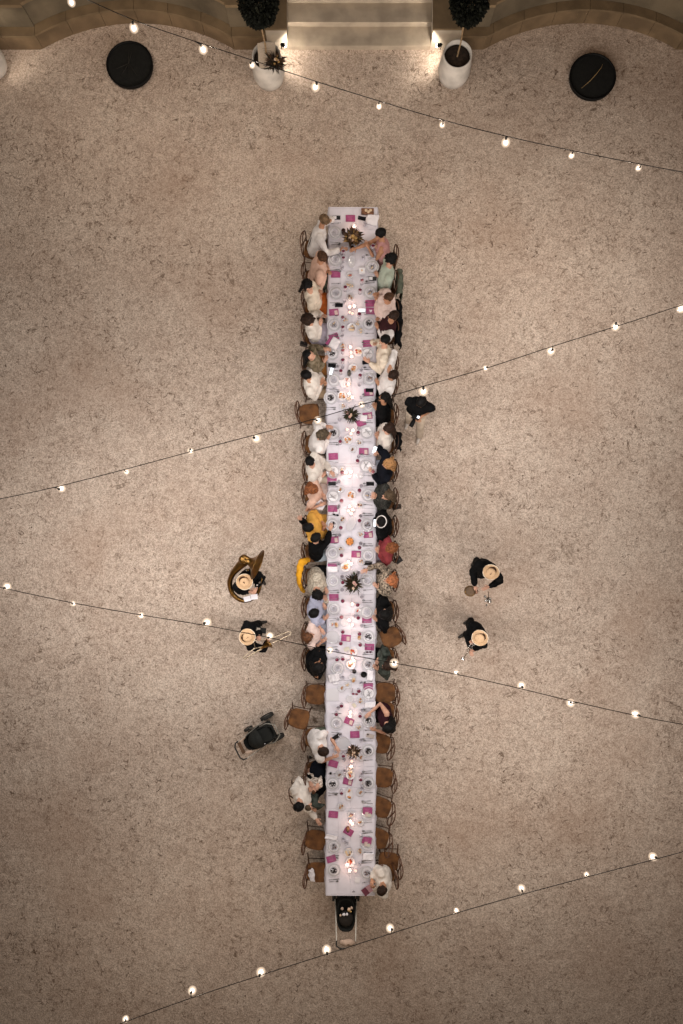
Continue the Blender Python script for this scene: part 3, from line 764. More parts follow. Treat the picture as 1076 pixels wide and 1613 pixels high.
def Lg(hx, hy, label, chairlab, fy=None, **k):
    return person((hx, hy), k.pop('face', 0), label, seat=(LX+k.pop('dx', 0), fy if fy is not None else yw(hy)), chairlab=chairlab, **k)
def Rg(hx, hy, label, chairlab, fy=None, **k):
    return person((hx, hy), k.pop('face', 180), label, seat=(RX+k.pop('dx', 0), fy if fy is not None else yw(hy)), chairlab=chairlab, **k)
def braces(c):
    for sg_ in (-1, 1):
        pts = [];
        for q in range(9):
            a = math.pi*q/8; r = .135*c['k']
            pts.append(c['P']+c['d']*(.05+.40*math.sin(a)**.6)*c['D']+c['ts']*(sg_*.075)+c['tf']*(math.cos(a)*-r))
        MB().tube(pts, (.016, .004), 6, side=tuple(c['ts'])).build('brace', blackc, c['t'], origin=c['base'])
def band(m, w=.008):
    def f(c):
        pts = [c['H']+c['hu']*.06+c['hs']*(math.cos(a)*.115)+c['hf']*(-.01+.12*math.sin(a))+c['hu']*(.02*math.sin(a)) for a in [2*math.pi*i/24 for i in range(24)]]
        MB().tube(pts, (w, w*1.4), 6, closed=True).build('headband', m, c['t'], origin=c['base'])
    return f
def vest(m):
    def f(c):
        B = MB(); g_ = .032; k = c['k']
        B.tube([c['P']+c['d']*(a*c['D']) for a, _, _ in c['prof'][:5]], [((a+g_-.012)*k, (b+g_)*k) for _, a, b in c['prof'][:5]], 14, side=c['ts'])
        PEND.append(('waistcoat', B, [m], c['t'], c['base'], .019, None, .006))
    return f
def shawl(m, hood=False):
    def f(c):
        B = MB(); k = c['k']; sh = .2*k
        for j, (r0, zz) in enumerate(((.20, .40), (.23, .30), (.24, .2))):
            pts = [c['P']+c['d']*(zz*c['D'])+c['ts']*(math.cos(a)*r0*1.05)+c['tf']*(math.sin(a)*r0*.75) for a in [2*math.pi*i/16 for i in range(16)]]
            B.tube(pts, (.05, .05), 8, closed=True)
        B.tube([c['P']+c['d']*.18, c['P']+c['d']*.42], [(.22*k, .16*k), (.17*k, .11*k)], 14, side=c['ts'])
        PEND.append(('shawl', B, [m], c['t'], c['base'], .02, None, .016))
    return f
def both(*fs):
    def f(c):
        for x in fs: x(c)
    return f
def clip(m):
    def f(c):
        b = MB(); p = c['H']-c['hf']*.09+c['hu']*.085
        b.tube([p-c['hs']*.03, p+c['hu']*.012, p+c['hs']*.035], [.008, .014, .006], 6).build('hair_clip', m, c['t'], origin=c['base'])
    return f
gold_m = mat('gold_clip', (.6, .4, .2), .35, metal=.6)

Lg(510, 346, 'man in white shirt with black braces leaning over the table towards the flowers', 'chair back left of the leaning man with black braces', fy=6.42, dx=-.02, face=-8, top=white, bot=taupe, hairs=('short', H_bl), tone='m', hands=[(521, 347, .95), (536, 394, .84)], pitch=50, yaw=-30, extra=braces)
Lg(507, 404, 'man in pale peach top with brown hair, head bowed over his lap', 'chair of the guest in the pale peach top', fy=5.82, top=peach, bot=greyg, hairs=('short', H_br), tone='m', hands=[(517, 426, .78), (512, 431, .76)], pitch=48, yaw=-45, bulk=1.08, sleeve=1)
Lg(485, 450, 'long black-haired guest in cream top and rust orange skirt turning to a neighbour', 'chair of the guest in the rust orange skirt', fy=5.27, top=cream, bot=rust, hairs=('bob', H_bk), tone='l', hands=[(503, 457, .85), (500, 475, .82)], pitch=8, yaw=-40, skirt=True)
Lg(485, 504, 'guest with curly dark hair, cream blouse and lilac skirt, hands raised', 'chair of the curly-haired guest in lilac skirt', fy=4.66, top=ivory, bot=lav, hairs=('curly', H_db), tone='l', hands=[(508, 496, .92), (504, 513, .9)], pitch=28, yaw=-10, skirt=True)
Lg(488, 560, 'guest with long black hair in olive print top and ochre skirt looking up', 'chair of the guest in olive print top', fy=4.0, top=olive, bot=rustbrown, hairs=('long', H_bk), tone='l', hands=[(510, 549, .78), (510, 571, .76)], pitch=-28, yaw=-10, skirt=True)
Lg(482, 591, 'man in cream shirt with cropped black hair, arms folded towards table', 'chair of the man in cream shirt with folded arms', fy=3.58, top=ivory, bot=khaki, hairs=('short', H_bk), tone='m', hands=[(509, 599, .82), (505, 606, .8)], pitch=30, yaw=-25, bulk=1.1)
Lg(506, 686, 'guest with curly grey-brown hair in white shirt bending over the plate', 'chair of the grey-brown haired guest bending over', fy=2.42, top=white, bot=grey, hairs=('curly', H_gr), tone='l', hands=[(514, 671, .82), (516, 692, .8)], pitch=55, yaw=25, bulk=1.0, hscale=.9)
Lg(489, 728, 'man in cream suit with black hair sitting sideways, one arm on the table', 'chair of the man in the cream suit', fy=1.83, top=ivory, bot=cream, hairs=('short', H_bk), tone='l', hands=[(521, 742, .82), (506, 752, .74)], pitch=5, yaw=-55, bulk=1.1, dx=.02)
Lg(491, 770, 'auburn-haired guest in peach top holding a white napkin in the lap', 'chair of the auburn-haired guest in peach', fy=1.38, top=peach, bot=rose, hairs=('bob', H_au), tone='l', hands=[(508, 777, .8), (503, 796, .74)], pitch=35, yaw=-20, skirt=True, sleeve=.5)
Lg(485, 831, 'guest in mustard yellow dress with black hair in a bun', 'chair of the guest in the mustard yellow dress', fy=.72, top=yellow, bot=yellow, hairs=('bun', H_bk), tone='m', hands=[(507, 822, .8), (508, 836, .8)], pitch=30, skirt=True, bulk=1.12, dx=.02)
Lg(497, 847, 'guest in black stretching both arms wide, wearing pale jeans', 'chair of the guest in black stretching both arms', fy=.20, top=blackc, bot=jeans, hairs=('short', H_bk), tone='l', hands=[(474, 818, 1.22), (520, 835, .98)], pitch=30, yaw=30, hz=1.13, dx=.0, face=10)
Lg(499, 936, 'dark curly-haired guest in chunky grey knit sweater leaning to a neighbour', 'chair with mustard shawl behind the knitted sweater', fy=-.32, top=knit, bot=blackc, hairs=('curly', H_bk), tone='l', hands=[(512, 925, .8), (513, 944, .8)], pitch=50, yaw=-35, hz=1.10, bulk=1.18, hscale=.88)
Lg(494, 966, 'guest in blue-grey shirt with short black hair turned to the knit sweater', 'chair of the guest in the blue-grey shirt', fy=-.92, top=bluegrey, bot=paleblue, hairs=('short', H_bk), tone='l', hands=[(508, 950, .84), (510, 976, .8)], pitch=35, yaw=30, bulk=1.08)
Lg(486, 1003, 'guest with long brown hair and pale blue skirt tilting the head back', 'chair of the long-haired guest in pale blue skirt', fy=-1.46, top=rose, bot=paleblue, hairs=('long', H_lb), tone='l', hands=[(505, 990, .82), (506, 1012, .8)], pitch=5, yaw=20, skirt=True, sleeve=.5)
Lg(500, 1052, 'guest wrapped in black with fair hands clasped before the face', 'chair of the guest wrapped in black by pulled-out chair row', fy=-1.98, top=blackc, bot=blackc, hairs=('bob', H_bk), tone='m', hands=[(503, 1042, 1.0), (507, 1046, 1.0)], pitch=35, yaw=20, bulk=1.22, extra=shawl(blackc))
Lg(508, 1183, 'man in white shirt with dark brown hair leaning on the table with both forearms', 'chair of the man in white leaning on both forearms', fy=-3.62, top=white, bot=greyg, hairs=('short', H_db), tone='l', hands=[(529, 1175, .80), (524, 1193, .8)], pitch=50, bulk=1.12, sleeve=.5)
def carried(c): pass
person((470, 1270), 35, 'father in white shirt with black hair sitting sideways and holding two children', seat=(-.79, -4.66), chairlab='chair turned away from the table under the father with children', top=ivory, bot=blackc, hairs=('short', H_bk), tone='l', hands=[(487, 1241, .84), (498, 1290, .72)], pitch=35, yaw=-10, bulk=1.1)
person((486, 1272), 50, 'small brown-haired child on the lap of the father in white shirt', seat=(-.60, -4.75), top=greenf, bot=blackc, hairs=('short', H_hz), tone='l', pitch=10, yaw=-60, scale=.62, hz=1.05, group='children held by the father', hands=[(497, 1262, .7), (498, 1274, .7)])
person((494, 1246), 95, 'baby in white printed clothes held at arm length of the father', seat=(-.58, -4.46), top=babyw, bot=babyw, hairs=('thin', H_br), tone='l', pitch=0, scale=.5, hz=.95, group='children held by the father', hands=[(488, 1232, .8), (501, 1234, .8)], skirt=True, bulk=1.35)
# right-hand side, from the stairs down
Rg(600, 368, 'black-haired guest in dusty pink top reaching a bare arm towards the flowers', 'chair of the guest in dusty pink top', fy=6.18, top=pinkt, bot=rose, hairs=('short', H_bk), tone='m', hands=[(581, 391, .82), (561, 391, .9)], pitch=30, yaw=20, sleeve=0, hz=1.12, skirt=True)
Rg(616, 408, 'guest with curly black hair in pale mint jacket, one arm on the table', 'chair of the guest in pale mint jacket', fy=5.66, top=mint, bot=greyg, hairs=('curly', H_bk), tone='l', hands=[(597, 437, .76), (598, 394, .84)], pitch=30, yaw=30, hscale=.92)
Rg(613, 469, 'brown-haired guest wrapped in a pale blush scarf looking up', 'chair of the guest in pale blush scarf', fy=5.06, top=rose, bot=taupe, hairs=('thin', H_br), tone='m', hands=[(595, 477, .82), (596, 462, .84)], pitch=25, yaw=10, bulk=1.1, extra=shawl(rose))
Rg(620, 498, 'man in dark waistcoat and white sleeves turned towards his phone', 'chair of the man in dark waistcoat', fy=4.66, top=white, bot=blackc, hairs=('short', H_db), tone='m', hands=[(597, 519, .8), (597, 500, .84)], pitch=20, yaw=30, extra=vest(waist), bulk=1.08)
Rg(606, 536, 'black-haired man in cream shirt holding a phone over the table edge', 'chair of the man in cream shirt with phone', fy=3.98, top=cream, bot=blackc, hairs=('short', H_bk), tone='l', hands=[(582, 571, .82), (589, 541, .86)], pitch=8, yaw=30, bulk=1.06)
Rg(620, 591, 'man in white shirt with dark hair propping one raised elbow', 'chair of the man in white with raised elbow', fy=3.58, top=white, bot=blackc, hairs=('short', H_db), tone='m', hands=[(597, 607, .8), (615, 576, 1.08)], pitch=25, yaw=25, bulk=1.08)
Rg(605, 627, 'long black-haired guest in black dress with both hands on the table edge', 'chair of the guest in plain black dress', fy=2.98, top=blackc, bot=blackc, hairs=('long', H_bk), tone='m', hands=[(593, 645, .8), (593, 636, .82)], pitch=-5, yaw=20, skirt=True)
Rg(612, 675, 'guest with long dark brown hair in cream blouse, a black coat behind', 'chair with black coat behind the cream blouse', fy=2.42, top=ivory, bot=rose, hairs=('long', H_db), tone='l', hands=[(597, 692, .8), (597, 680, .82)], pitch=15, yaw=15, skirt=True)
Rg(612, 731, 'ginger-blond guest in black top, one hand holding a lit phone', 'chair of the ginger-blond guest in black', fy=1.85, top=navy, bot=paleblue, hairs=('bob', H_gi), tone='l', hands=[(588, 746, .82), (593, 712, .98)], pitch=15, yaw=5, bulk=1.08)
Rg(611, 781, 'guest with long dark blond hair in dotted black dress, hands joined', 'chair of the guest in dotted black dress', fy=1.28, top=sparkle, bot=sparkle, hairs=('long', H_hz), tone='l', hands=[(591, 785, .84), (591, 777, .84)], pitch=0, yaw=20, skirt=True)
Rg(604, 822, 'black-haired guest with white headband looking down at a lit phone', 'chair of the guest with the white headband', fy=.72, top=blackc, bot=blackc, hairs=('bun', H_bk), tone='l', hands=[(595, 832, .84), (594, 823, .92)], pitch=48, skirt=True, bulk=1.15, extra=band(white))
Rg(617, 863, 'curly auburn-haired guest in burgundy dress with a pale napkin in the lap', 'chair of the guest in burgundy dress', fy=.20, top=wine_c, bot=lav, hairs=('curly', H_au), tone='l', hands=[(598, 872, .8), (598, 860, .8)], pitch=20, yaw=15, skirt=True, hscale=.95)
Rg(615, 914, 'copper-haired guest in leopard print stretching one arm onto the table', 'chair of the copper-haired guest in leopard print', fy=-.38, top=leop, bot=leop, hairs=('bob', H_co), tone='l', hands=[(596, 926, .8), (579, 897, .82)], pitch=-5, yaw=5, skirt=True, hscale=1.05)
Rg(607, 968, 'black-haired guest in black dress with a golden hair clip', 'chair of the guest with golden hair clip', fy=-1.0, top=blackc, bot=blackc, hairs=('long', H_bk), tone='l', hands=[(594, 978, .8), (595, 958, .84)], pitch=42, skirt=True, bulk=1.15, extra=clip(gold_m))
Rg(611, 1048, 'dark-haired guest in dark green floral dress below the turned empty chair', 'chair of the guest in dark floral dress', fy=-1.98, top=greenf, bot=blackc, hairs=('long', H_db), tone='l', hands=[(596, 1055, .8), (597, 1036, .84)], pitch=20, yaw=25, skirt=True)
Rg(612, 1146, 'black-haired guest in dark plum top resting one bare arm across the table', 'chair of the guest in dark plum top', fy=-3.08, top=plum, bot=blackc, hairs=('long', H_bk), tone='l', hands=[(592, 1150, .74), (584, 1122, .82)], pitch=35, yaw=15, sleeve=0, hz=1.14)
Rg(603, 1400, 'dark-haired guest in cream shirt bowing over the last corner with a booklet', 'chair of the guest at the last corner', fy=-6.42, top=ivory, bot=taupe, hairs=('short', H_db), tone='m', hands=[(588, 1398, .83), (586, 1385, .83)], pitch=55, yaw=35, hz=1.10, bulk=1.1, face=188)

# empty chairs
def ech(px, py, deg, lab): p = W(px, py, .46); chair(p.x, p.y, R(deg), lab)
ech(487, 652, 4, 'empty cross-back chair above the bending white-shirted guest, left side')
ech(497, 1094, -2, 'empty chair tucked under the left edge beside the pulled-out chair')
ech(471, 1132, -14, 'empty chair pulled well away from the left side of the table')
ech(500, 1214, 2, 'chair with dark jacket between the white shirt and the father')
ech(497, 1323, -8, 'empty chair left side, second from the lower table end')
ech(499, 1374, -4, 'empty chair with crumpled white napkin, last on the left')
ech(616, 1004, 204, 'empty chair turned askew below the golden hair clip guest')
ech(607, 1091, 182, 'empty chair on the right above the plum-topped guest')
ech(599, 1171, 165, 'empty chair just below the plum-topped guest, pushed far under')
ech(603, 1225, 176, 'empty chair on the right, fourth from the lower table end')
ech(600, 1272, 162, 'empty chair on the right, third from the lower table end')
ech(596, 1321, 163, 'empty chair on the right, second from the lower table end')
ech(612, 1358, 178, 'empty chair behind the bowed guest at the last right corner')

# ------------------------------------------------------------------ coats, bags, shawls
def drape(name, label, cat, p, ang, w, h1, h2, m, z=.90, seed=0, grp=None, bulge=.05):
    """cloth hung over a chair back: ang = direction the outer side faces"""
    b = MB(); o = V((p[0], p[1], 0)); ou = V((math.cos(ang), math.sin(ang), 0)); sd = V((-math.sin(ang), math.cos(ang), 0)); nu, nv = 16, 18; vs = []
    for i in range(nu+1):
        for j in range(nv+1):
            a = (i/nu-.5)*w; q = j/nv*(h1+h2)-h1
            off = .03 if abs(q) > .05 else .03*math.sqrt(abs(q)/.05)
            zz = z-max(0, abs(q)-.02)*.97; sdv = off*(1 if q > 0 else -1)
            fold = bulge*noise.noise(V((a*9+seed, abs(q)*2, seed)))+.02*math.sin(a*38+seed)
            wid = 1+.25*noise.noise(V((q*4, seed, 1)))-.2*abs(q)/max(h1, h2)*.5
            vs.append(o+ou*(sdv+(fold+.03)*(1 if q > 0 else -.4)*min(1, abs(q)*6+.3))+sd*(a*wid+.02*noise.noise(V((q*7, a*5, seed))))+V((0, 0, zz-.06*abs(a)*abs(a)/w/w*4)))
    k = nv+1; fs = [(i*k+j, (i+1)*k+j, (i+1)*k+j+1, i*k+j+1) for i in range(nu) for j in range(nv)]
    b.add(vs, fs); ob = b.build(name, m, None, origin=o); ob.location = o
    so_ = ob.modifiers.new('s', 'SOLIDIFY'); so_.thickness = .012
    tag(ob, label, cat, grp); return ob
drape('coat', 'dark olive coat hung over the chair behind the mint jacket', 'coat', (1.12, 5.62), 0, .5, .25, .6, greyg, seed=3)
drape('coat', 'black coat hanging on the chair behind the blush scarf', 'coat', (1.10, 5.02), 0, .46, .2, .7, blackc, seed=9)
drape('jacket', 'black jacket hung behind the man in dark waistcoat', 'jacket', (1.09, 4.58), 0, .42, .2, .55, blackc, seed=14)
drape('coat', 'black coat over the chair behind the cream blouse', 'coat', (1.10, 2.42), 0, .34, .15, .45, blackc, seed=21, bulge=.03)
sb = MB(); pp = [(-.80, -.62, .52), (-.855, -.52, .70), (-.885, -.36, .88), (-.88, -.22, .90), (-.86, -.08, .89), (-.79, .02, .84), (-.70, .04, .70)]
sb.tube(smooth_path(pp, 8), smooth_rad([.03, .045, .055, .06, .07, .075, .04], 8), 14)
for v in sb.v: v += V((noise.noise(v*11), noise.noise(v*11+V((9, 0, 0))), noise.noise(v*15)))*.028
for v in sb.v: v.z = max(v.z, .3)
o = sb.build('shawl', mustard, None, origin=V((-.86, -.3, 0))); o.location = (-.86, -.3, 0)
tag(o, 'bright mustard shawl hung over the chair behind the knit sweater', 'shawl')
p = W(503, 1212, .5)
b = MB()
for k in range(4): b.ell((p.x+random.uniform(-.06, .06), p.y+random.uniform(-.08, .08), .52+.025*k), (.15, .13, .05), (V((math.cos(k*1.3), math.sin(k*1.3), 0)), V((-math.sin(k*1.3), math.cos(k*1.3), 0)), V((0, 0, 1))), 16, 8)
for v in b.v: v += V((noise.noise(v*12), noise.noise(v*12+V((9, 0, 0))), noise.noise(v*9)*.5))*.03
o = b.build('folded_jacket', navy, None, origin=V((p.x, p.y, 0))); o.location = (p.x, p.y, 0); tag(o, 'dark jacket bundled on the seat above the father with children', 'jacket')
def bag(px, py, z, label, rz=0, size=(.2, .1, .16), m=None, strap=True):
    p = W(px, py, z+size[2]/2); t = thing('handbag', label, 'bag', (p.x, p.y, z), rz, group='bags hung on chair backs')
    m = m or mat('black_leather', (.010, .008, .008), .45, .3, 9, .2, 60)
    MB().box((0, 0, size[2]/2), size, taper=.8).build('bag_body', m, t, smooth=False)
    MB().box((0, 0, size[2]*.86), (size[0]*.84, size[1]*.9, .05)).build('flap', m, t, smooth=False)
    MB().ell((size[0]*.1, 0, size[2]*.99), (.014, .014, .010)).build('clasp', metal_s, t)
    if strap: MB().tube([(-size[0]*.35, 0, size[2]*.9), (-size[0]*.2, .02, size[2]+.09), (size[0]*.2, .02, size[2]+.09), (size[0]*.35, 0, size[2]*.9)], .006, 6).build('strap', m, t)
bag(626, 798, .55, 'small dark brown handbag on the chair of the dotted dress', R(8), (.17, .10, .16), mat('brown_leather', (.03, .015, .010), .45, .3, 9))
bag(628, 882, .55, 'black handbag hanging at the chair of the burgundy dress', R(35), (.15, .13, .18))
bag(478, 542, .6, 'flat black pouch on the chair back beside the olive print guest', R(-14), (.15, .07, .12), strap=False)
b = MB(); p = W(491, 1377, .5)
for k in range(3): b.ell((random.uniform(-.02, .02), random.uniform(-.05, .05)+.05*(k-1), .475+.012*k), (.065, .075, .02), nu=18, nv=8)
for v in b.v: v += V((noise.noise(v*14), noise.noise(v*14+V((9, 0, 0))), noise.noise(v*17)*.7))*.045
nap_m = fabric('napkin_white', (.68, .66, .70), .08)
o = b.build('napkin', nap_m, None, loc=(p.x, p.y, 0)); tag(o, 'crumpled white napkin lying on the last empty chair on the left', 'napkin')
def clump(name, label, cat, px, py, z, m, r, n, seed, amp=.04, grp=None):
    p = W(px, py, z+r*.3); b = MB(); rnd = random.Random(seed)
    for k in range(n): b.ell((rnd.uniform(-r, r)*.5, rnd.uniform(-r, r)*.5, r*.15+rnd.uniform(0, r*.3)), (r*rnd.uniform(.5, .8), r*rnd.uniform(.5, .8), r*.22), nu=18, nv=8)
    for v in b.v:
        w = v*13+V((seed, 0, 0)); v += V((noise.noise(w), noise.noise(w+V((9, 0, 0))), noise.noise(w*1.2)*.6))*amp
    mz = min(v.z for v in b.v)
    for v in b.v: v.z -= mz
    o = b.build(name, m, None, loc=(p.x, p.y, z)); return tag(o, label, cat, grp)
clump('napkin', 'white napkin draped in the lap of the auburn-haired guest', 'napkin', 497, 794, .62, nap_m, .16, 4, 3, .06)
clump('napkin', 'pale napkin in the lap of the guest in burgundy dress', 'napkin', 596, 865, .62, nap_m, .11, 3, 8, .05)
clump('napkin', 'pale napkin hanging beside the mustard yellow dress', 'napkin', 500, 817, .60, nap_m, .10, 3, 12, .05)

# ------------------------------------------------------------------ standing people and their instruments
straw = mat('straw', (.47, .31, .18), .8, .12, 30, .35, 120); ribbon = mat('hat_ribbon', (.30, .18, .10), .7)
pale_brim = mat('pale_brim', (.62, .52, .40), .8)
def hat(c):
    hu, hf, hs = c['hu'], c['hf'], c['hs']; o = c['H']+hu*.055
    pr = [(.150, .004), (.156, .010), (.150, .014), (.12, .006), (.090, .008), (.088, .05), (.083, .074), (.070, .082), (.040, .084), (.0005, .085)]
    b = MB().lathe(pr, 32, axis=tuple(hu), c=o, capb=False, capt=False); b.build('straw_hat', straw, c['t'], origin=c['base'])
    MB().tube([o+hf*(math.cos(a)*.151)+hs*(math.sin(a)*.151)+hu*(.012+.012*math.cos(2*a)) for a in [2*math.pi*i/32 for i in range(32)]], .007, 6, closed=True).build('brim_edge', pale_brim, c['t'], origin=c['base'])
    MB().lathe([(.0905, .012), (.0895, .036)], 28, axis=tuple(hu), c=o, capb=False, capt=False).build('hat_band', ribbon, c['t'], origin=c['base'])
MG = 'band musicians standing by the table'
musician = dict(bulk=1.05, top=blackc, bot=blackc, hairs=('short', H_br), tone='l', stand=True, group=MG, extra=hat)
def stand(head, face, label, hands, pel=None, **k):
    h = W(head[0], head[1], 1.66); f_ = V((math.cos(R(face)), math.sin(R(face)), 0))
    d_ = dict(musician); d_.update(k)
    return person(head, face, label, seat=((h.x-f_.x*.06), (h.y-f_.y*.06)), hands=hands, hz=1.64, **d_)
m1 = stand((385, 915), -55, 'straw-hatted musician in black carrying a big brass sousaphone', [(404, 926, 1.25), (393, 932, 1.2)], pitch=15)
m2 = stand((389, 1003), 12, 'straw-hatted musician in black playing a trombone towards the table', [(408, 1001, 1.38), (421, 1011, 1.38)], pitch=12)
m3 = stand((774, 899), -125, 'straw-hatted musician in black with a round brown drum and silver bells', [(770, 924, 1.15), (748, 923, 1.05)], pitch=25)
m4 = stand((757, 1003), -150, 'straw-hatted musician in black blowing a slim silver trumpet', [(743, 1014, 1.35), (741, 1022, 1.32)], pitch=22)
def strap(c, m):
    pts = [c['P']+c['d']*.3+c['tf']*.15+c['ts']*.1, c['P']+c['d']*.46+c['ts']*.11, c['P']+c['d']*.44-c['tf']*.13+c['ts']*.05]
    MB().tube([c['P']+c['d']*(.2)+c['tf']*.15-c['ts']*.05, c['P']+c['d']*.40+c['tf']*.12+c['ts']*.08, c['P']+c['d']*.47+c['ts']*.13, c['P']+c['d']*.38-c['tf']*.14+c['ts']*.1], (.018, .005), 6).build('strap', m, c['t'], origin=c['base'])
strap(m1, white); strap(m4, white)
ph = W(663, 633, 1.62)
sandt = fabric('sand', (.52, .43, .34))
m5 = person((664, 632), -108, 'photographer in black shirt and sand trousers walking beside the table with a camera', seat=(ph.x, ph.y+.02), stand=True, group=None, hands=[(664, 656, 1.08), (655, 655, 1.05)], hz=1.60, top=blackc, bot=sandt, hairs=('short', H_bk), tone='m', pitch=38, yaw=-10, sleeve=.5, bulk=1.05, tuck=.12, shoe_m=mat('pale_shoe', (.5, .45, .4), .6), legs=((.32, .16), (.10, .03)), extra=None)
# camera
p = W(655, 657, 1.08); t = thing('camera', 'black camera with long lens held low by the walking photographer', 'camera', p, R(-118))
MB().box((0, 0, 0), (.10, .15, .10)).build('camera_body', black_m, t, smooth=False)
MB().lathe([(.035, 0), (.035, .05), (.042, .055), (.042, .16), (.036, .165)], 16, axis=(1, 0, -.15), c=(.045, 0, 0)).build('lens', black_m, t)
MB().box((-.01, .045, .052), (.045, .05, .006)).build('screen', mat('lit_screen', (.8, .85, 1), .4, emit=1.0, ecol=(.75, .85, 1)), t, smooth=False)
MB().box((0, -.06, .065), (.05, .04, .04)).build('flash_shoe', black_m, t, smooth=False)
# sousaphone
def horn_bell(b, c, axis, r, L_, r0=.03, n=28):
    prof = []
    for i in range(11):
        q = i/10; prof.append((r0+(r-r0)*(q**2.6), L_*q))
    prof += [(r+.008, L_+.004), (r-.004, L_+.008)]
    for i in range(10, -1, -1):
        q = i/10; prof.append((max(.004, (r0+(r-r0)*(q**2.6))-.006), L_*q+.004))
    b.lathe(prof, n, c=c, axis=axis, capb=False, capt=False)
o = m1['P'].copy(); base = V((o.x, o.y, 0)); t = thing('sousaphone', 'big brass sousaphone with upright bell wrapped round the musician', 'sousaphone', base)
bc = W(404, 889, 1.72); axis = V((.93, .37*-1, .10)).normalized()
b = MB(); horn_bell(b, bc-axis*.20, tuple(axis), .29, .22, .07); b.build('bell', brass, t, origin=base)
thr = bc-axis*.20
pts = [thr+axis*.03, thr-axis*.06+V((0, 0, -.01)), W(384, 885, 1.62), W(376, 893, 1.52), W(366, 905, 1.38), W(362, 920, 1.2), W(367, 936, 1.05), W(382, 946, .95), W(398, 943, .95), W(408, 930, 1.0), W(410, 915, 1.1), W(402, 903, 1.2), W(390, 898, 1.3)]
MB().tube(smooth_path(pts), smooth_rad([.07, .095, .095, .075, .055, .05, .046, .042, .038, .034, .03, .026, .022]), 14).build('body_tubing', brass, t, origin=base)
MB().tube([W(390, 898, 1.3), W(397, 905, 1.42), W(391, 919, 1.53)], [.012, .010, .012], 8).build('mouthpipe', brass, t, origin=base)
for k in range(3):
    q = W(404+3*k, 925-4*k, 1.18)
    MB().lathe([(.018, 0), (.018, .17), (.008, .175), (.008, .2), (.013, .202), (.013, .208)], 12, c=q).build('valve', metal_s, t, origin=base)
MB().tube([W(400, 932, 1.2), W(409, 924, 1.2), W(413, 912, 1.2), W(409, 907, 1.22)], .012, 8).build('valve_tubing', brass, t, origin=base)
# music sheet on a stand-like lyre in front
p = W(395, 941, 1.1); t = thing('music_sheet', 'white music sheets held out below the sousaphone player', 'music sheet', p, R(8))
for k in range(2): MB().box((.07-.14*k, -.02*k, .004*k), (.135, .10, .003), rz=R(6*k)).build('paper', nap_m, t, smooth=False)
MB().box((0, 0, -.012), (.22, .03, .012)).build('clip_bar', black_m, t, smooth=False)
# trombone
def P3(x, y, z): return W(x, y, z)
base = V((m2['P'].x, m2['P'].y, 0)); t = thing('trombone', 'pale brass trombone with its slide pointing at the long-haired guest', 'trombone', base)
pale = mat('pale_brass', (.50, .41, .30), .35, metal=.9)
MB().tube([P3(397, 1009, 1.5), P3(425, 1007, 1.42), P3(454, 995, 1.3)], .0095, 8).build('slide_tube', pale, t, origin=base)
MB().tube([P3(454, 995, 1.3), P3(459, 996, 1.28), P3(457, 1000, 1.28), P3(425, 1015, 1.38), P3(400, 1022, 1.42)], .0105, 8).build('slide_tube', pale, t, origin=base)
MB().tube([P3(400, 1022, 1.42), P3(386, 1033, 1.42), P3(383, 1036, 1.43), P3(386, 1038, 1.46), P3(400, 1029, 1.5), P3(412, 1022, 1.5)], [.010, .011, .011, .012, .014, .018], 8).build('tuning_bow', pale, t, origin=base)
b = MB(); ax2 = (P3(426, 1012, 1.5)-P3(408, 1024, 1.5)).normalized(); horn_bell(b, P3(409, 1023, 1.5), tuple(ax2), .105, .22, .018, 22); b.build('bell', brass, t, origin=base)
MB().tube([P3(399, 1009, 1.5), P3(402, 1021, 1.43)], .007, 6).build('brace_bar', pale, t, origin=base)
# music folder in front of trombonist
p = W(411, 993, 1.3); t = thing('music_folder', 'open black music folder clipped ahead of the trombone player', 'music folder', p, R(-8))
MB().box((-.055, 0, 0), (.10, .12, .006)).build('folder_leaf', black_m, t, smooth=False); MB().box((.052, .002, .004), (.10, .11, .006), rz=.06).build('folder_leaf', black_m, t, smooth=False)
MB().box((-.05, .0, .0045), (.07, .09, .002)).build('sheet', mat('dim_paper', (.20, .17, .14), .9), t, smooth=False)
# drum and bells
hz_ = W(740, 931, 1.0); t = thing('hand_drum', 'round dark brown drum held at the hip of the percussion player', 'drum', hz_)
drum_m = mat('drum_wood', (.07, .04, .02), .6, .4, 14); skin_m = mat('drum_skin', (.13, .08, .045), .7, .4, 8)
MB().lathe([(.095, -.05), (.105, -.04), (.105, .04), (.1, .05)], 28).build('shell', drum_m, t)
MB().lathe([(.096, .0505), (.096, .054), (.05, .058), (.01, .056)], 28).build('drum_head', skin_m, t)
MB().lathe([(.100, .045), (.109, .047), (.109, .058), (.100, .06)], 28, capb=False, capt=False).build('rim', brass, t)
MB().lathe([(.045, -.02), (.05, 0), (.046, .02)], 18, c=(.125, -.01, -.03)).build('side_drum', drum_m, t)
p = W(768, 945, .95); t = thing('bell_cluster', 'cluster of shiny silver bells hanging before the percussion player', 'bells', p)
rnd = random.Random(4)
for k in range(14):
    a = rnd.uniform(0, 6.28); r_ = rnd.uniform(0, .09); s_ = rnd.uniform(.018, .032)
    MB().lathe([(s_*.3, s_), (s_*.8, s_*.6), (s_, -s_*.3), (s_*1.25, -s_)], 12, c=(math.cos(a)*r_, math.sin(a)*r_*1.2, rnd.uniform(-.05, .05)), axis=(rnd.uniform(-.6, .6), rnd.uniform(-.6, .6), 1)).build('bell', metal_s, t)
MB().tube([(0, .02, .02), (.0, .10, .10), (-.02, .17, .17)], .007, 6).build('cord', drum_m, t)
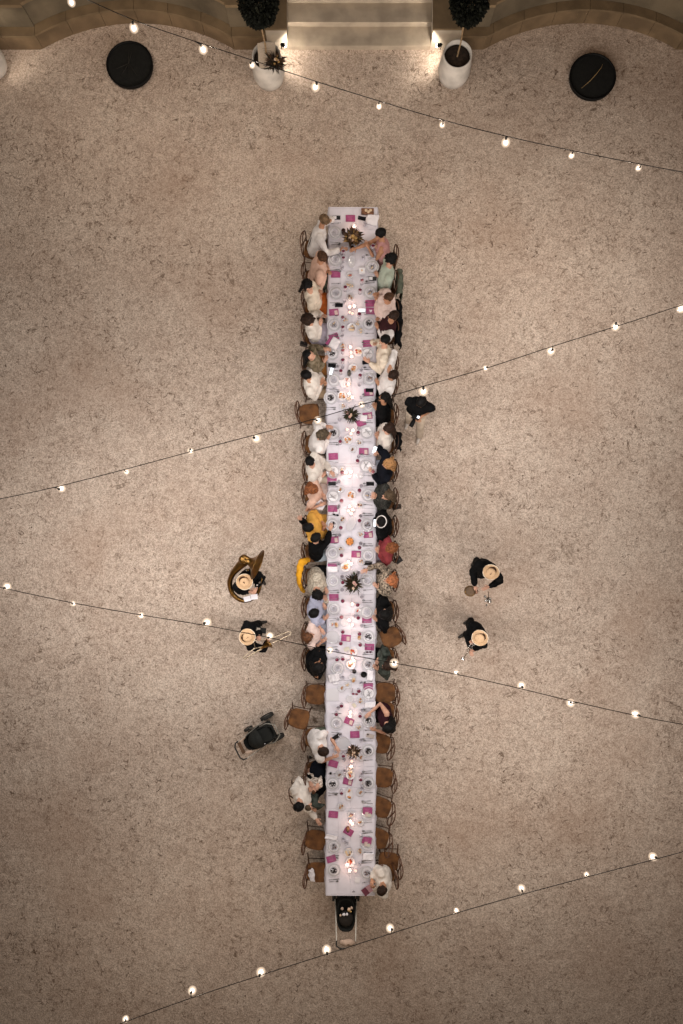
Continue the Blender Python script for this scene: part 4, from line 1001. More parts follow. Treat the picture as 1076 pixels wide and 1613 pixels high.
# trumpet
base = V((m4['P'].x, m4['P'].y, 0)); t = thing('trumpet', 'slim silver trumpet pointing down and away from the table', 'trumpet', base)
MB().tube([P3(751, 1010, 1.56), P3(741, 1022, 1.45), P3(731, 1036, 1.33)], .009, 8).build('lead_pipe', metal_s, t, origin=base)
b = MB(); horn_bell(b, P3(734, 1031, 1.36), tuple((P3(726, 1043, 1.25)-P3(734, 1031, 1.36)).normalized()), .035, .12, .010, 18); b.build('bell', metal_s, t, origin=base)
MB().tube([P3(747, 1017, 1.47), P3(743, 1013, 1.45), P3(735, 1024, 1.38), P3(738, 1027, 1.38)], .007, 8).build('tuning_slide', metal_s, t, origin=base)
for k in range(3): MB().lathe([(.010, -.06), (.010, .05), (.005, .055), (.008, .065)], 10, c=P3(743-1.8*k, 1019+2.2*k, 1.44-.02*k)).build('valve', metal_s, t, origin=base)
# ------------------------------------------------------------------ pushchairs
tyre = mat('tyre_rubber', (.02, .019, .017), .8); alu2 = mat('bright_aluminium', (.50, .48, .43), .5, metal=.3); alu = mat('aluminium', (.25, .24, .21), .5, metal=.6); fab = mat('pram_fabric', (.005, .006, .005), .85, .3, 12, .5, 60); beigef = mat('pram_beige', (.42, .31, .24), .8, .15, 9)
fabb = mat('pram_liner', (.10, .055, .03), .85, .3, 12)
def wheel(t, x, y, r, w):
    b = MB(); b.lathe([(r*.8, -w/2), (r*.97, -w/2), (r, -w/4), (r, w/4), (r*.97, w/2), (r*.8, w/2)], 22, c=(x, y, r), axis=(1, 0, 0), capb=False, capt=False); wh = b.build('wheel', tyre, t)
    b = MB(); b.lathe([(.02, -w*.4), (r*.8, -w*.25), (r*.8, w*.25), (.02, w*.4)], 16, c=(x, y, r), axis=(1, 0, 0)); b.build('rim', mat('wheel_rim', (.10, .10, .095), .5), wh)
def stroller(px, py, rz, label, kind):
    p = W(px, py, .5); t = thing('pushchair', label, 'pushchair', (p.x, p.y, 0), rz, group='parked pushchairs')
    # local +y = front of the chair, handle at -y
    for sx in (-1, 1):
        wheel(t, sx*.25, .24 if kind == 0 else .22, .15, .07); wheel(t, sx*.19, -.24 if kind == 0 else -.05, .10 if kind == 0 else .14, .05)
        MB().tube([(sx*.24, .24, .16), (sx*.21, .05, .45), (sx*.20, -.16, .75), (sx*.19, -.34, .95)], .008 if kind == 0 else .011, 8).build('side_tube', alu if kind == 0 else alu2, t)
        MB().tube([(sx*.19, -.24, .12), (sx*.20, -.05, .40), (sx*.22, .12, .40)], .011, 8).build('strut', alu, t)
    MB().tube([(-.19, -.34, .95), (-.18, -.40, .97), (-.11, -.44, .98), (.11, -.44, .98), (.18, -.40, .97), (.19, -.34, .95)] if kind == 0 else [(-.19, -.34, .95), (-.19, -.43, .97), (-.12, -.47, .98), (-.04, -.475, .98)], .015, 8).build('handle', tyre, t)
    # seat tub
    b = MB(); n = 24; rings = []
    for (rx, ry, cy, z) in ((.02, .02, 0, .36), (.13, .24, 0, .37), (.17, .31, .0, .46), (.185, .33, 0, .58), (.19, .34, 0, .62), (.17, .315, 0, .625), (.15, .28, 0, .54), (.12, .22, 0, .47), (.01, .01, 0, .45)):
        rings.append([V((rx*math.copysign(abs(math.cos(2*math.pi*j/n))**.7, math.cos(2*math.pi*j/n)), cy+ry*math.copysign(abs(math.sin(2*math.pi*j/n))**.8, math.sin(2*math.pi*j/n)), z)) for j in range(n)])
    b.add([v for r_ in rings for v in r_], [(i*n+j, i*n+(j+1) % n, (i+1)*n+(j+1) % n, (i+1)*n+j) for i in range(len(rings)-1) for j in range(n)])
    b.build('seat_tub', fab, t)
    MB().box((0, .04, .30), (.34, .46, .12), taper=1.1).build('basket', fab, t, smooth=False)
    if kind == 0:
        b = MB(); vs = []; na, nb_ = 12, 12     # hood: quarter dome at the handle end stretching forward
        for i in range(na+1):
            for j in range(nb_+1):
                a = math.pi*i/na; e = math.pi*.62*j/nb_
                vs.append(V((.195*math.cos(a), -.10-.0+(.24*math.sin(a))*math.cos(e)*-1+.10, .60+.26*math.sin(a)*math.sin(e)+.01*math.sin(j*2.1))))
        b.add(vs, [(i*(nb_+1)+j, (i+1)*(nb_+1)+j, (i+1)*(nb_+1)+j+1, i*(nb_+1)+j+1) for i in range(na) for j in range(nb_)]); b.build('hood', fab, t)
        MB().box((0, .05, .60), (.32, .44, .07), taper=.85).build('cover', fab, t, smooth=False)
        MB().tube([(-.20, .10, .60), (-.21, .26, .68), (-.12, .41, .70), (.12, .41, .70), (.21, .26, .68), (.20, .10, .60)], .011, 8).build('bumper_bar', alu, t)
        MB().box((0, -.40, .70), (.25, .07, .02)).build('organiser', fabb, t, smooth=False)
        for sx in (-1, 1): MB().tube([(sx*.13, -.36, .70), (sx*.16, -.26, .66)], .03, 8).build('beige_strap', beigef, t)
        MB().box((.15, .02, .645), (.015, .08, .006)).build('label_tab', nap_m, t, smooth=False)
    else:
        rnd = random.Random(2)
        MB().ell((0, -.08, .60), (.15, .17, .06)).build('blanket', mat('dark_blanket', (.018, .014, .011), .9, .4, 10, .6, 30), t)
        for k in range(9):
            MB().ell((rnd.uniform(-.12, .12), rnd.uniform(.02, .18), .66+rnd.uniform(0, .02)), (rnd.uniform(.018, .035), rnd.uniform(.018, .035), .022), nu=10, nv=7).build('soft_toy', [fl_cream, fl_gold, nap_m, beigef][k % 4], t)
        b = MB().ell((.03, -.43, .86), (.16, .07, .05), nu=18, nv=10)
        for v in b.v: v += V((noise.noise(v*14), noise.noise(v*14+V((7, 0, 0))), noise.noise(v*10)))*.03
        b.build('rolled_blanket', beigef, t)
stroller(410, 1160, R(-63), 'black pushchair with hood and silver bumper parked left of the table', 0)
stroller(545, 1437, R(0), 'black pushchair with silver side bars and soft toys at the table end', 1)

# ------------------------------------------------------------------ things on the table
china = mat('white_china', (.62, .61, .64), .25); silver_rim = mat('beaded_rim', (.64, .62, .66), .4, .2, 60); etched = mat('etched_pattern', (.40, .39, .42), .4, .3, 50)
dark_food = mat('black_rice', (.015, .010, .009), .7, .6, 40); glass_m = glassy('clear_glass', (.72, .70, .74), .16); glass_c = glassy('charger_glass', (.74, .73, .77), .5)
wine_m = mat('red_wine', (.16, .020, .05), .2); rosew = mat('rose_wine', (.33, .10, .12), .2); magenta = mat('magenta_card', (.27, .055, .15), .85, .12, 14); kraft = mat('beige_paper', (.50, .40, .37), .85, .08, 10); greenp = mat('sage_paper', (.47, .45, .38), .85, .08, 10)
pink_ink = mat('card_ink', (.50, .18, .32), .8); cut_m = mat('cutlery_steel', (.16, .16, .17), .32, metal=.85); bread_m = mat('bread_crust', (.38, .17, .06), .8, .4, 25, .5, 60); bread2 = mat('bread_crumb', (.55, .42, .30), .85, .2, 30)
tomato = mat('tomato', (.45, .06, .02), .4, .3, 20); orange = mat('orange_fruit', (.62, .24, .06), .6, .2, 20); cream_f = mat('cream_food', (.60, .45, .30), .7, .2, 30); brownf = mat('brown_food', (.16, .07, .035), .7, .5, 30); leaf_f = mat('salad_leaf', (.06, .09, .03), .6, .3, 30)
phone_m = mat('phone_black', (.006, .006, .007), .25); phone_w = mat('phone_silver', (.38, .33, .31), .35); white_s = mat('screen_white', (.85, .9, 1), .3, emit=.4, ecol=(.80, .90, 1)); flame_m = mat('flame', (1, .7, .4), .5, emit=25, ecol=(1, .72, .5)); wax_m = mat('wax', (.62, .50, .46), .5, emit=.8, ecol=(1, .62, .48))
ME = {}
def mesh_once(key, fn):
    if key not in ME: ME[key] = fn()
    return ME[key]
ROWS_L = [(352, 'man with black braces'), (410, 'man in peach top'), (462, 'rust-skirted guest'), (512, 'lilac-skirted guest'), (560, 'olive print guest'), (600, 'man with folded arms'), (640, 'upper-left empty chair'), (684, 'bending grey-haired guest'), (740, 'man in cream suit'), (785, 'auburn peach-top guest'), (828, 'mustard-dressed guest'), (871, 'guest with outstretched arms'), (916, 'knit sweater guest'), (960, 'blue-grey shirt guest'), (1003, 'pale-blue-skirted guest'), (1048, 'guest wrapped in black'), (1094, 'empty chair near pulled-out one'), (1139, 'pulled-out chair'), (1184, 'white shirt on forearms'), (1232, 'dark jacket seat'), (1280, 'father with children'), (1330, 'next-to-last left chair'), (1374, 'last left chair with napkin')]
ROWS_R = [(378, 'dusty pink guest'), (421, 'mint jacket guest'), (466, 'blush scarf guest'), (508, 'waistcoat man'), (556, 'cream shirt man with phone'), (598, 'man with raised elbow'), (641, 'plain black dress guest'), (684, 'cream blouse guest'), (734, 'ginger-blond guest'), (780, 'dotted dress guest'), (827, 'white headband guest'), (874, 'burgundy dress guest'), (914, 'leopard print guest'), (964, 'gold clip guest'), (1004, 'askew empty chair'), (1046, 'dark floral dress guest'), (1092, 'empty chair above plum top'), (1136, 'plum top guest'), (1182, 'empty chair below plum top'), (1233, 'fourth-from-end empty chair'), (1280, 'third-from-end empty chair'), (1327, 'second-from-end empty chair'), (1374, 'bowed corner guest')]
def place(px, py):
    if px < 545: return 'on the left by the '+min(ROWS_L, key=lambda r: abs(r[0]-py))[1]
    if px > 561: return 'on the right by the '+min(ROWS_R, key=lambda r: abs(r[0]-py))[1]
    return 'in mid-table by the '+min(ROWS_L, key=lambda r: abs(r[0]-py))[1]
ITEMS = []
def item(name, desc, cat, px, py, rz=0.0, grp=None, z=None):
    p = W(px, py, ZT if z is None else z); t = thing(name, '', cat, p, rz, grp); ITEMS.append((t, desc, px, py)); return t
def item1(name, me, desc, cat, px, py, rz=0.0, grp=None, z=None):
    p = W(px, py, ZT if z is None else z); o = obj(name, me, None, p, rz); tag(o, '', cat, grp); ITEMS.append((o, desc, px, py)); return o
rnd = random.Random(77)
def m_charger(): return MB().lathe([(.10, .004), (.128, .006), (.138, .012), (.141, .013), (.141, .010), (.13, .002), (.09, .0005)], 36).mesh('charger', glass_c)
def m_bead():
    b = MB()
    for j in range(34):
        a = 2*math.pi*j/34; b.ell((.137*math.cos(a), .137*math.sin(a), .014), .0058, nu=6, nv=4)
    return b.mesh('beaded_edge', silver_rim)
def m_plate(): return MB().lathe([(.05, .008), (.092, .016), (.100, .021), (.100, .023), (.09, .018), (.055, .012), (.01, .0115)], 32).mesh('dinner_plate', china)
def m_bowl(): return MB().lathe([(.03, .013), (.055, .022), (.070, .040), (.072, .041), (.068, .038), (.052, .024), (.02, .018), (.001, .017)], 28).mesh('glass_bowl', glass_m)
def m_ring(): return MB().lathe([(.069, .0405), (.074, .0425), (.069, .0445)], 28, capb=False, capt=False).mesh('rim', etched)
def m_etch(seed):
    b = MB(); r_ = random.Random(seed)
    for k in range(9):
        a = r_.uniform(0, 6.28); q = r_.uniform(.01, .045); L_ = r_.uniform(.02, .04); th = r_.uniform(0, 3.1)
        c = V((math.cos(a)*q, math.sin(a)*q, .026+r_.uniform(0, .006))); d = V((math.cos(th), math.sin(th), 0))*L_*.5
        b.tube([c-d, c+V((0, 0, .004)), c+d], .0022, 4)
    return b.mesh('pattern', etched, smooth=False)
def m_food(seed, r=.055, n=16, z=.03, mats=(0,), s=(.012, .024)):
    b = MB(); r_ = random.Random(seed)
    for k in range(n):
        a = r_.uniform(0, 6.28); q = r*math.sqrt(r_.random()); ss = r_.uniform(*s)
        b.ell((math.cos(a)*q, math.sin(a)*q, z+r_.uniform(0, .012)), (ss, ss*r_.uniform(.5, 1), ss*.6), nu=8, nv=5, m=r_.choice(mats))
    return b
def plate(px, py, kind):
    d = {'e': 'beaded charger with empty bowl', 'd': 'charger with dark salad bowl', 's': 'charger with light leftovers', 'g': 'plain glass charger without bowl', 'f': 'charger with resting cutlery'}[kind]
    t = item('place_plate', d, 'plate', px, py, rnd.uniform(0, 6.28), 'glass charger plates set along the table')
    obj('charger', mesh_once('ch', m_charger), t); obj('beaded_edge', mesh_once('be', m_bead), t)
    if kind == 'g': return
    obj('dinner_plate', mesh_once('pl', m_plate), t); 
    if kind == 'f':
        b = mesh_once('rk', lambda: MB().tube([(-.07, -.03, .03), (.0, .005, .027), (.10, .04, .03)], .0035, 5).tube([(-.05, .05, .03), (.02, .0, .033), (.07, -.05, .03)], .0035, 5).mesh('resting_cutlery', cut_m)); obj('resting_cutlery', b, t)
        obj('pattern', mesh_once('et0', lambda: m_etch(0)), t); return
    obj('glass_bowl', mesh_once('bo', m_bowl), t); obj('rim', mesh_once('ri', m_ring), t)
    if kind == 'd':
        k = rnd.randrange(4)
        obj('salad', mesh_once(('df', k), lambda: m_food(k, .050, 26, .03, (0, 0, 0, 1)).mesh('salad', [dark_food, china])), t)
    elif kind == 's':
        k = rnd.randrange(3)
        obj('leftovers', mesh_once(('sf', k), lambda: m_food(50+k, .045, 9, .028, (0, 1, 2), (.008, .016)).mesh('leftovers', [dark_food, cream_f, brownf])), t)
        obj('pattern', mesh_once('et1', lambda: m_etch(1)), t)
    else: 
        k = rnd.randrange(3); obj('pattern', mesh_once(('et', k), lambda: m_etch(k+5)), t)
PL = """528 367 e;528 410 e;529 462 e;526 512 s;523 557 d;526 599 e;521 627 d;525 682 d;525 743 f;525 782 f;524 827 d;524 871 e;525 915 e;526 959 e;524 1004 g;532 1052 e;530 1139 e;524 1234 d;526 1333 s;526 1370 d;541 1171 g
586 421 s;583 461 s;581 510 d;579 558 f;582 597 s;580 639 e;578 681 f;577 734 f;580 780 s;579 827 s;580 875 e;579 914 e;578 964 e;580 1003 d;580 1046 s;581 1092 f;581 1135 d;580 1182 d;580 1233 d;579 1280 g;579 1327 g;578 1374 s"""
PLATES = []
for e in PL.replace('\n', ';').split(';'):
    x, y, k = e.split(); plate(float(x), float(y), k); PLATES.append((float(x), float(y)))
# cutlery
def m_fork():
    b = MB(); b.tube([(-.095, 0, .004), (-.02, 0, .005), (.035, 0, .006)], [(.0045, .002), (.003, .002), (.004, .002)], 6, side=(0, 1, 0))
    b.box((.048, 0, .006), (.022, .018, .0025))
    for k in (-1.5, -.5, .5, 1.5): b.tube([(.056, k*.0048, .006), (.085, k*.0048, .009), (.098, k*.0045, .007)], .0014, 4)
    return b.mesh('fork', cut_m, smooth=False)
def m_knife():
    return MB().tube([(-.105, 0, .005), (-.02, 0, .005)], [(.0055, .0025), (.0045, .0022)], 6, side=(0, 1, 0)).tube([(-.02, 0, .005), (.04, .002, .005), (.09, .003, .005), (.108, 0, .005)], [(.006, .0012), (.009, .0010), (.008, .001), (.003, .001)], 6, side=(0, 1, 0)).mesh('knife', cut_m, smooth=False)
def m_spoon(): return MB().tube([(-.09, 0, .005), (0, 0, .006), (.045, 0, .005)], [(.005, .0022), (.0028, .002), (.004, .002)], 6, side=(0, 1, 0)).ell((.07, 0, .007), (.028, .018, .005), nu=12, nv=6).mesh('spoon', cut_m)
for (x, y) in PLATES:
    if abs(x-541) < 1: continue
    s = -1 if x < 550 else 1
    if abs(x-532) < 1: x = 528
    face = 0 if s < 0 else math.pi
    def off(q): return rnd.uniform(-1.2, 1.2)+q
    yo = 15.2
    item1('fork', mesh_once('fk', m_fork), 'steel fork', 'fork', x+off(0), y+s*yo, face+rnd.uniform(-.12, .12), 'steel forks of the place settings')
    item1('knife', mesh_once('kn', m_knife), 'steel knife', 'knife', x+off(0), y-s*yo, face+rnd.uniform(-.12, .12), 'steel knives of the place settings')
    item1('spoon', mesh_once('sp', m_spoon), 'steel spoon', 'spoon', x+off(0)-s*1, y-s*(yo+3.0), face+rnd.uniform(-.15, .15), 'steel spoons of the place settings')
# glasses
def m_glass(): return MB().lathe([(.036, 0), (.036, .003), (.006, .008), (.0045, .05), (.005, .085), (.03, .105), (.044, .14), (.042, .175), (.036, .205)], 20, capb=True, capt=False).mesh('glass_body', glass_m)
def m_gring(): return MB().lathe([(.0345, .203), (.038, .2055), (.0345, .2075)], 20, capb=False, capt=False).mesh('glass_rim', etched)
def m_wine(z): return lambda: MB().lathe([(.010, .092), (.029, .107), (.040, .132), (.0415, z), (.002, z)], 18).mesh('drink', wine_m)
def m_tumb(): return MB().lathe([(.028, 0), (.030, .004), (.036, .09), (.0375, .092), (.034, .088), (.028, .008), (.001, .007)], 18).mesh('tumbler', glass_m)
def m_tring(): return MB().lathe([(.035, .0905), (.039, .093), (.035, .0955)], 18, capb=False, capt=False).mesh('glass_rim', etched)
GL = """541 402 w;541 412 w;572 407 t;539 423 t;570 447 p;544 458 W;567 462 w;543 477 t;566 500 W;540 505 w;540 520 w;539 530 t;540 556 p;540 571 w;540 580 t;532 578 t;537 588 w;569 584 t;567 595 w;566 607 t;569 627 t;535 662 t;564 684 w;565 676 t;536 698 w;536 691 t;563 728 w;565 720 t;539 746 p;534 759 t;569 766 t;566 774 w;538 790 p;534 798 t;529 816 x;568 813 t;566 821 w;537 832 W;535 843 t;568 856 t;566 863 w;538 875 w;534 888 t;565 902 t;539 908 t;540 917 w;539 929 t;540 946 w;570 940 t;563 952 w;564 972 w;559 970 t;538 971 p;532 975 t;570 985 t;540 994 w;566 997 w;537 1012 w;567 1014 w;532 1025 t;531 1037 w;540 1036 w;540 1066 t;565 1086 w;569 1075 t;538 1109 w;533 1114 t;530 1122 W;567 1125 w;570 1118 t;536 1156 t;569 1165 t;541 1187 w;542 1195 t;568 1224 w;570 1218 t;538 1245 w;575 355 t;587 745 p;543 1213 t;548 1186 t;570 1240 t;541 1320 t;569 1316 t;566 1359 t;546 1326 t;587 394 W"""
for e in GL.replace('\n', ';').split(';'):
    x, y, k = e.split(); x = float(x); y = float(y)
    if k == 'x': continue
    if k == 't':
        t = item('water_glass', 'clear water tumbler', 'glass', x, y, 0, 'clear water glasses on the table'); obj('tumbler', mesh_once('tu', m_tumb), t); obj('glass_rim', mesh_once('tr', m_tring), t)
    else:
        d = {'w': 'stemmed glass part filled with red', 'W': 'full dark red wine glass', 'p': 'stemmed glass of rose wine'}[k]
        t = item('wine_glass', d, 'wine glass', x, y, 0, 'stemmed wine glasses on the table'); obj('glass_body', mesh_once('gl', m_glass), t); obj('glass_rim', mesh_once('gr', m_gring), t)
        me = mesh_once('wi'+k, m_wine(.165 if k == 'W' else .142))
        if k == 'p' and me.materials[0] != rosew: me.materials[0] = rosew
        dk = obj('drink', me, t)
# cards
def m_card(seed=0):
    b = MB(); out = []; w, h = .093, .066
    def edge(a, c, n, nx_, ny_):
        for i in range(n*4):
            q = i/(n*4); s = .0035*abs(math.sin(q*n*math.pi))
            out.append((a[0]+(c[0]-a[0])*q+nx_*s, a[1]+(c[1]-a[1])*q+ny_*s))
    edge((-w, -h), (w, -h), 9, 0, -1); edge((w, -h), (w, h), 6, 1, 0); edge((w, h), (-w, h), 9, 0, 1); edge((-w, h), (-w, -h), 6, -1, 0)
    return b.prism(out, 0, .003).mesh('card', magenta, smooth=False)
def m_print():
    b = MB()
    for i in range(5): b.box((-.005*(i % 2), .036-.018*i, .0036), (.09-.012*(i % 3), .0035, .0008))
    return b.mesh('lettering', pink_ink, smooth=False)
CD = """552 344 0 n;529 432 0 n;583 478 2 n;584 490 -3 w;526 492 4 k;526 531 20 n;579 541 4 n;581 618 2 k;579 655 8 k;569 666 20 n;573 711 -2 k;525 719 3 n;523 757 0 n;524 801 0 n;580 842 4 k;526 850 2 k;561 873 -2 k;524 893 2 n;526 941 0 n;578 976 2 n;545 1005 -5 k;582 1019 -4 n;580 1081 0 n;550 1136 -22 k;559 1157 2 n;525 1203 -16 n;548 1231 -14 g;525 1283 -5 n;579 1277 -2 G;549 1310 -30 n;578 1324 -8 G;522 1353 16 n;521 538 55 n"""
for e in CD.replace('\n', ';').split(';'):
    x, y, r_, k = e.split(); x = float(x); y = float(y)
    d = {'n': 'magenta scalloped menu card', 'w': 'magenta card with white heart', 'k': 'magenta menu card with beige slip', 'g': 'magenta card under the tomato bowl', 'G': 'magenta card with blush and sage slips'}[k]
    t = item('menu_card', d, 'menu card', x, y, R(float(r_)), 'magenta menu cards at the places', z=ZT+(.026 if k == 'G' else .001+rnd.uniform(0, .002)))
    obj('card', mesh_once('card', m_card), t); obj('lettering', mesh_once('print', m_print), t)
    if k in 'kgG': obj('paper_slip', mesh_once('slip', lambda: MB().box((0, 0, .0055), (.062, .085, .002)).mesh('paper_slip', kraft, smooth=False)), t, (.045 if k != 'G' else -.01, -.01 if k != 'G' else -.07, 0), .1)
    if k == 'G': obj('paper_slip', mesh_once('slip2', lambda: MB().box((0, 0, .0085), (.06, .06, .002)).mesh('paper_slip', greenp, smooth=False)), t, (.045, -.085, 0), .3)
    if k == 'w': obj('paper_heart', mesh_once('heart', lambda: MB().prism([(0, -.028), (.026, .0), (.03, .016), (.018, .026), (.004, .018), (0, .012), (-.004, .018), (-.018, .026), (-.03, .016), (-.026, 0)], .005, .008).mesh('paper_heart', china, smooth=False)), t)
# phones
def m_phone(w=.075, l=.155):
    return MB().box((0, 0, .005), (l, w, .009)).mesh('phone_body', phone_m, smooth=False)
PH = """570 344 -12 k;530 396 20 k;530 343 0 c;587 439 -4 c;534 481 0 k;570 489 0 w;523 576 -6 k;522 585 75 w;577 571 4 k;582 615 -3 k;523 762 0 k;583 762 0 k;583 1159 -14 b;529 1161 35 k;580 887 -2 k"""
for e in PH.split(';'):
    x, y, r_, k = e.split(); x = float(x); y = float(y)
    d = {'k': 'black phone lying face up', 'c': 'black and white wallet case', 'w': 'phone with glowing white screen', 'b': 'beige-backed phone lying face down'}[k]
    zz = ZT+.009 if (x, y) in ((523, 762), (523, 576)) else ZT+.002
    if (x, y) == (577, 571): zz = .79
    t = item('phone', d, 'phone', x, y, R(float(r_)), 'phones lying on the table', z=zz)
    if k == 'b':
        obj('phone_body', mesh_once('phb', lambda: MB().box((0, 0, .005), (.155, .078, .009)).mesh('phone_body', phone_w, smooth=False)), t); obj('camera_bump', mesh_once('cb', lambda: MB().box((-.05, .015, .011), (.028, .028, .003)).mesh('camera_bump', phone_m, smooth=False)), t)
    else:
        obj('phone_body', mesh_once('ph', m_phone), t)
        if k == 'w': obj('screen', mesh_once('scw', lambda: MB().box((0, 0, .0105), (.145, .068, .0015)).mesh('screen', white_s, smooth=False)), t)
        elif k == 'c': obj('card_pocket', mesh_once('cp', lambda: MB().box((-.035, 0, .0105), (.07, .06, .002)).mesh('card_pocket', china, smooth=False)), t)
        else: obj('screen', mesh_once('scb', lambda: MB().box((0, 0, .0100), (.146, .069, .0012)).mesh('screen', mat('dark_glass', (.01, .01, .012), .1), smooth=False)), t)
# phones in hands
for x, y, z_, r_, d in ((590, 709, 1.02, 70, 'phone with bluish lit screen held up by the ginger-blond guest'), (591, 824, .95, 85, 'phone with bright screen held by the white headband guest')):
    p = W(x, y, z_); t = thing('phone', d, 'phone', p, R(r_)); obj('phone_body', mesh_once('ph', m_phone), t); obj('screen', mesh_once('scw', lambda: MB().box((0, 0, .0105), (.145, .068, .0015)).mesh('screen', white_s, smooth=False)), t)
# candles
def m_votive(): return MB().lathe([(.026, 0), (.034, .003), (.038, .07), (.036, .071), (.030, .01), (.001, .008)], 18).mesh('votive_glass', glass_m)
CDL = """558 359 1;551 485 1;558 484 1;551 493 0;555 495 0;552 548 1;553 556 0;554 563 1;550 621 1;555 627 1;549 606 1;547 677 0;556 679 1;553 684 0;545 745 1;553 744 1;550 751 1;551 798 1;556 803 1;553 809 1;549 805 0;549 885 1;553 888 1;550 976 1;555 984 1;555 951 1;552 1043 1;557 1040 1;555 1036 0;552 1121 1;551 1127 1;553 1206 1;554 1198 0;552 1292 1;555 1296 1;547 1360 1;551 1369 1;560 1370 0;551 1177 0"""
for e in CDL.split(';'):
    x, y, k = e.split(); x = float(x); y = float(y)
    t = item('votive_candle', 'burning votive candle' if k == '1' else 'low pinkish glass votive', 'candle', x, y, 0, 'votive candles down the middle of the table')
    obj('votive_glass', mesh_once('vg', m_votive), t); obj('wax', mesh_once('wx', lambda: MB().lathe([(.028, .010), (.031, .042), (.015, .044), (.002, .044)], 14).mesh('wax', wax_m)), t)
    if k == '1':
        obj('flame', mesh_once('fl', lambda: MB().lathe([(.003, .046), (.0085, .056), (.007, .068), (.001, .085)], 10).mesh('flame', flame_m)), t)
        add_light('POINT', 'candle_light', t, (0, 0, .115), CANDLE_W*rnd.uniform(.7, 1.3), (1, .60, .44), .02)
# dishes
def m_dish(r=.075): return MB().lathe([(r*.5, .002), (r*.8, .012), (r, .03), (r*1.02, .031), (r*.95, .026), (r*.6, .012), (.002, .010)], 24).mesh('dish', china)
def m_saucer(): return MB().lathe([(.035, .002), (.07, .007), (.078, .012), (.077, .014), (.06, .009), (.002, .007)], 24).mesh('saucer', glass_c)
FD = """541 367 b dark_jar;555 394 b dark_jar;571 388 b bread;551 434 s tomato;548 450 s cream;553 451 s cream;552 469 s brown;544 505 s bread;554 517 d brown;568 522 s cream;564 510 s cream;540 546 s bread;564 555 d tomato;556 581 d orange;554 569 g empty;539 624 d orange;550 628 s cream;540 640 s bread;548 693 d orange;566 697 s brown;556 708 s brown;567 749 g empty;539 740 s cream;537 771 s bread;553 780 d orange;567 796 s brown;539 818 s brown;568 841 s bread;551 853 d fruit;537 865 s brown;544 893 d orange;569 885 s bread;558 902 s leaf;542 981 g empty;524 984 s tomato;530 984 k bread;564 962 s tomato;546 1022 k bread;566 1004 k bread;556 1026 d tomato;553 1046 d orange;557 1071 k bread;548 1079 s cream;538 1084 s bread;551 1101 g empty;568 1103 s bread;565 1145 s bread;568 1193 s bread;552 1220 d tomato;534 1220 s brown;567 1248 s bread;537 1270 s bread;553 1283 s tomato;568 1295 s bread;549 1342 d brown;567 1340 s bread;552 1357 d tomato;552 1211 s cream"""
for e in FD.split(';'):
    x, y, k, fo = e.split(); x = float(x); y = float(y)
    words_ = {'bread': 'torn bread', 'tomato': 'red tomatoes', 'cream': 'pale creamy dip', 'brown': 'brown leftovers', 'orange': 'orange roasted pieces', 'fruit': 'peach halves in a ring', 'leaf': 'green salad leaves', 'empty': 'nothing left in it', 'dark_jar': ''}[fo]
    fm = {'bread': [bread_m, bread2], 'tomato': [tomato, cream_f], 'cream': [cream_f, bread2], 'brown': [brownf, cream_f], 'orange': [orange, bread_m, cream_f], 'fruit': [orange, brownf], 'leaf': [leaf_f, lf_d], 'empty': [china], 'dark_jar': [dark_food]}[fo]
    if fo == 'dark_jar':
        t = item('dark_jar', 'small dark glass jar', 'jar', x, y, 0, 'dark jars around the first bouquet'); obj('jar', mesh_once('jar', lambda: MB().lathe([(.035, 0), (.042, .01), (.044, .10), (.036, .115), (.034, .13)], 18).mesh('jar', mat('dark_glass_jar', (.025, .008, .006), .2))), t); continue
    if k == 'k':
        t = item('bread_piece', 'piece of '+words_, 'bread', x, y, rnd.uniform(0, 6), 'pieces of bread'); 
        obj('crust', mesh_once('brk', lambda: MB().ell((0, 0, .02), (.055, .038, .022)).mesh('crust', bread2)), t); obj('crumb', mesh_once('brk2', lambda: MB().ell((.012, .006, .034), (.034, .024, .014)).mesh('crumb', bread_m)), t); continue
    t = item('serving_dish' if k == 'd' else 'side_dish', {'d': 'white dish of ', 's': 'small dish of ', 'b': 'small bowl of ', 'g': 'small glass dish, '}[k]+words_, 'dish', x, y, rnd.uniform(0, 6), 'dishes down the middle of the table')
    if k == 'd': obj('dish', mesh_once('dish', lambda: m_dish(.092)), t)
    elif k == 'b': obj('dish', mesh_once('dish2', lambda: m_dish(.05)), t)
    else: obj('saucer', mesh_once('sauc', m_saucer), t)
    if fo == 'fruit':
        b = MB()
        for j in range(6): b.ell((.05*math.cos(j*1.047), .05*math.sin(j*1.047), .035), (.030, .030, .02), nu=10, nv=6, m=0); b.ell((.075*math.cos(j*1.047+.5), .075*math.sin(j*1.047+.5), .034), .012, nu=6, nv=4, m=1)
        b.ell((0, 0, .035), (.026, .026, .018), nu=10, nv=6); b.build('peach_halves', fm, t)
    elif fo != 'empty':
        q = rnd.randrange(3); big = k == 'd'
        obj('food', mesh_once((fo, q, big), lambda: m_food(hash(fo) % 97 if False else len(fo)*7+q, .055 if big else .034, 13 if big else 7, .022 if big else .016, tuple(range(len(fm))), (.014, .028) if big else (.010, .022)).mesh('food', fm)), t)
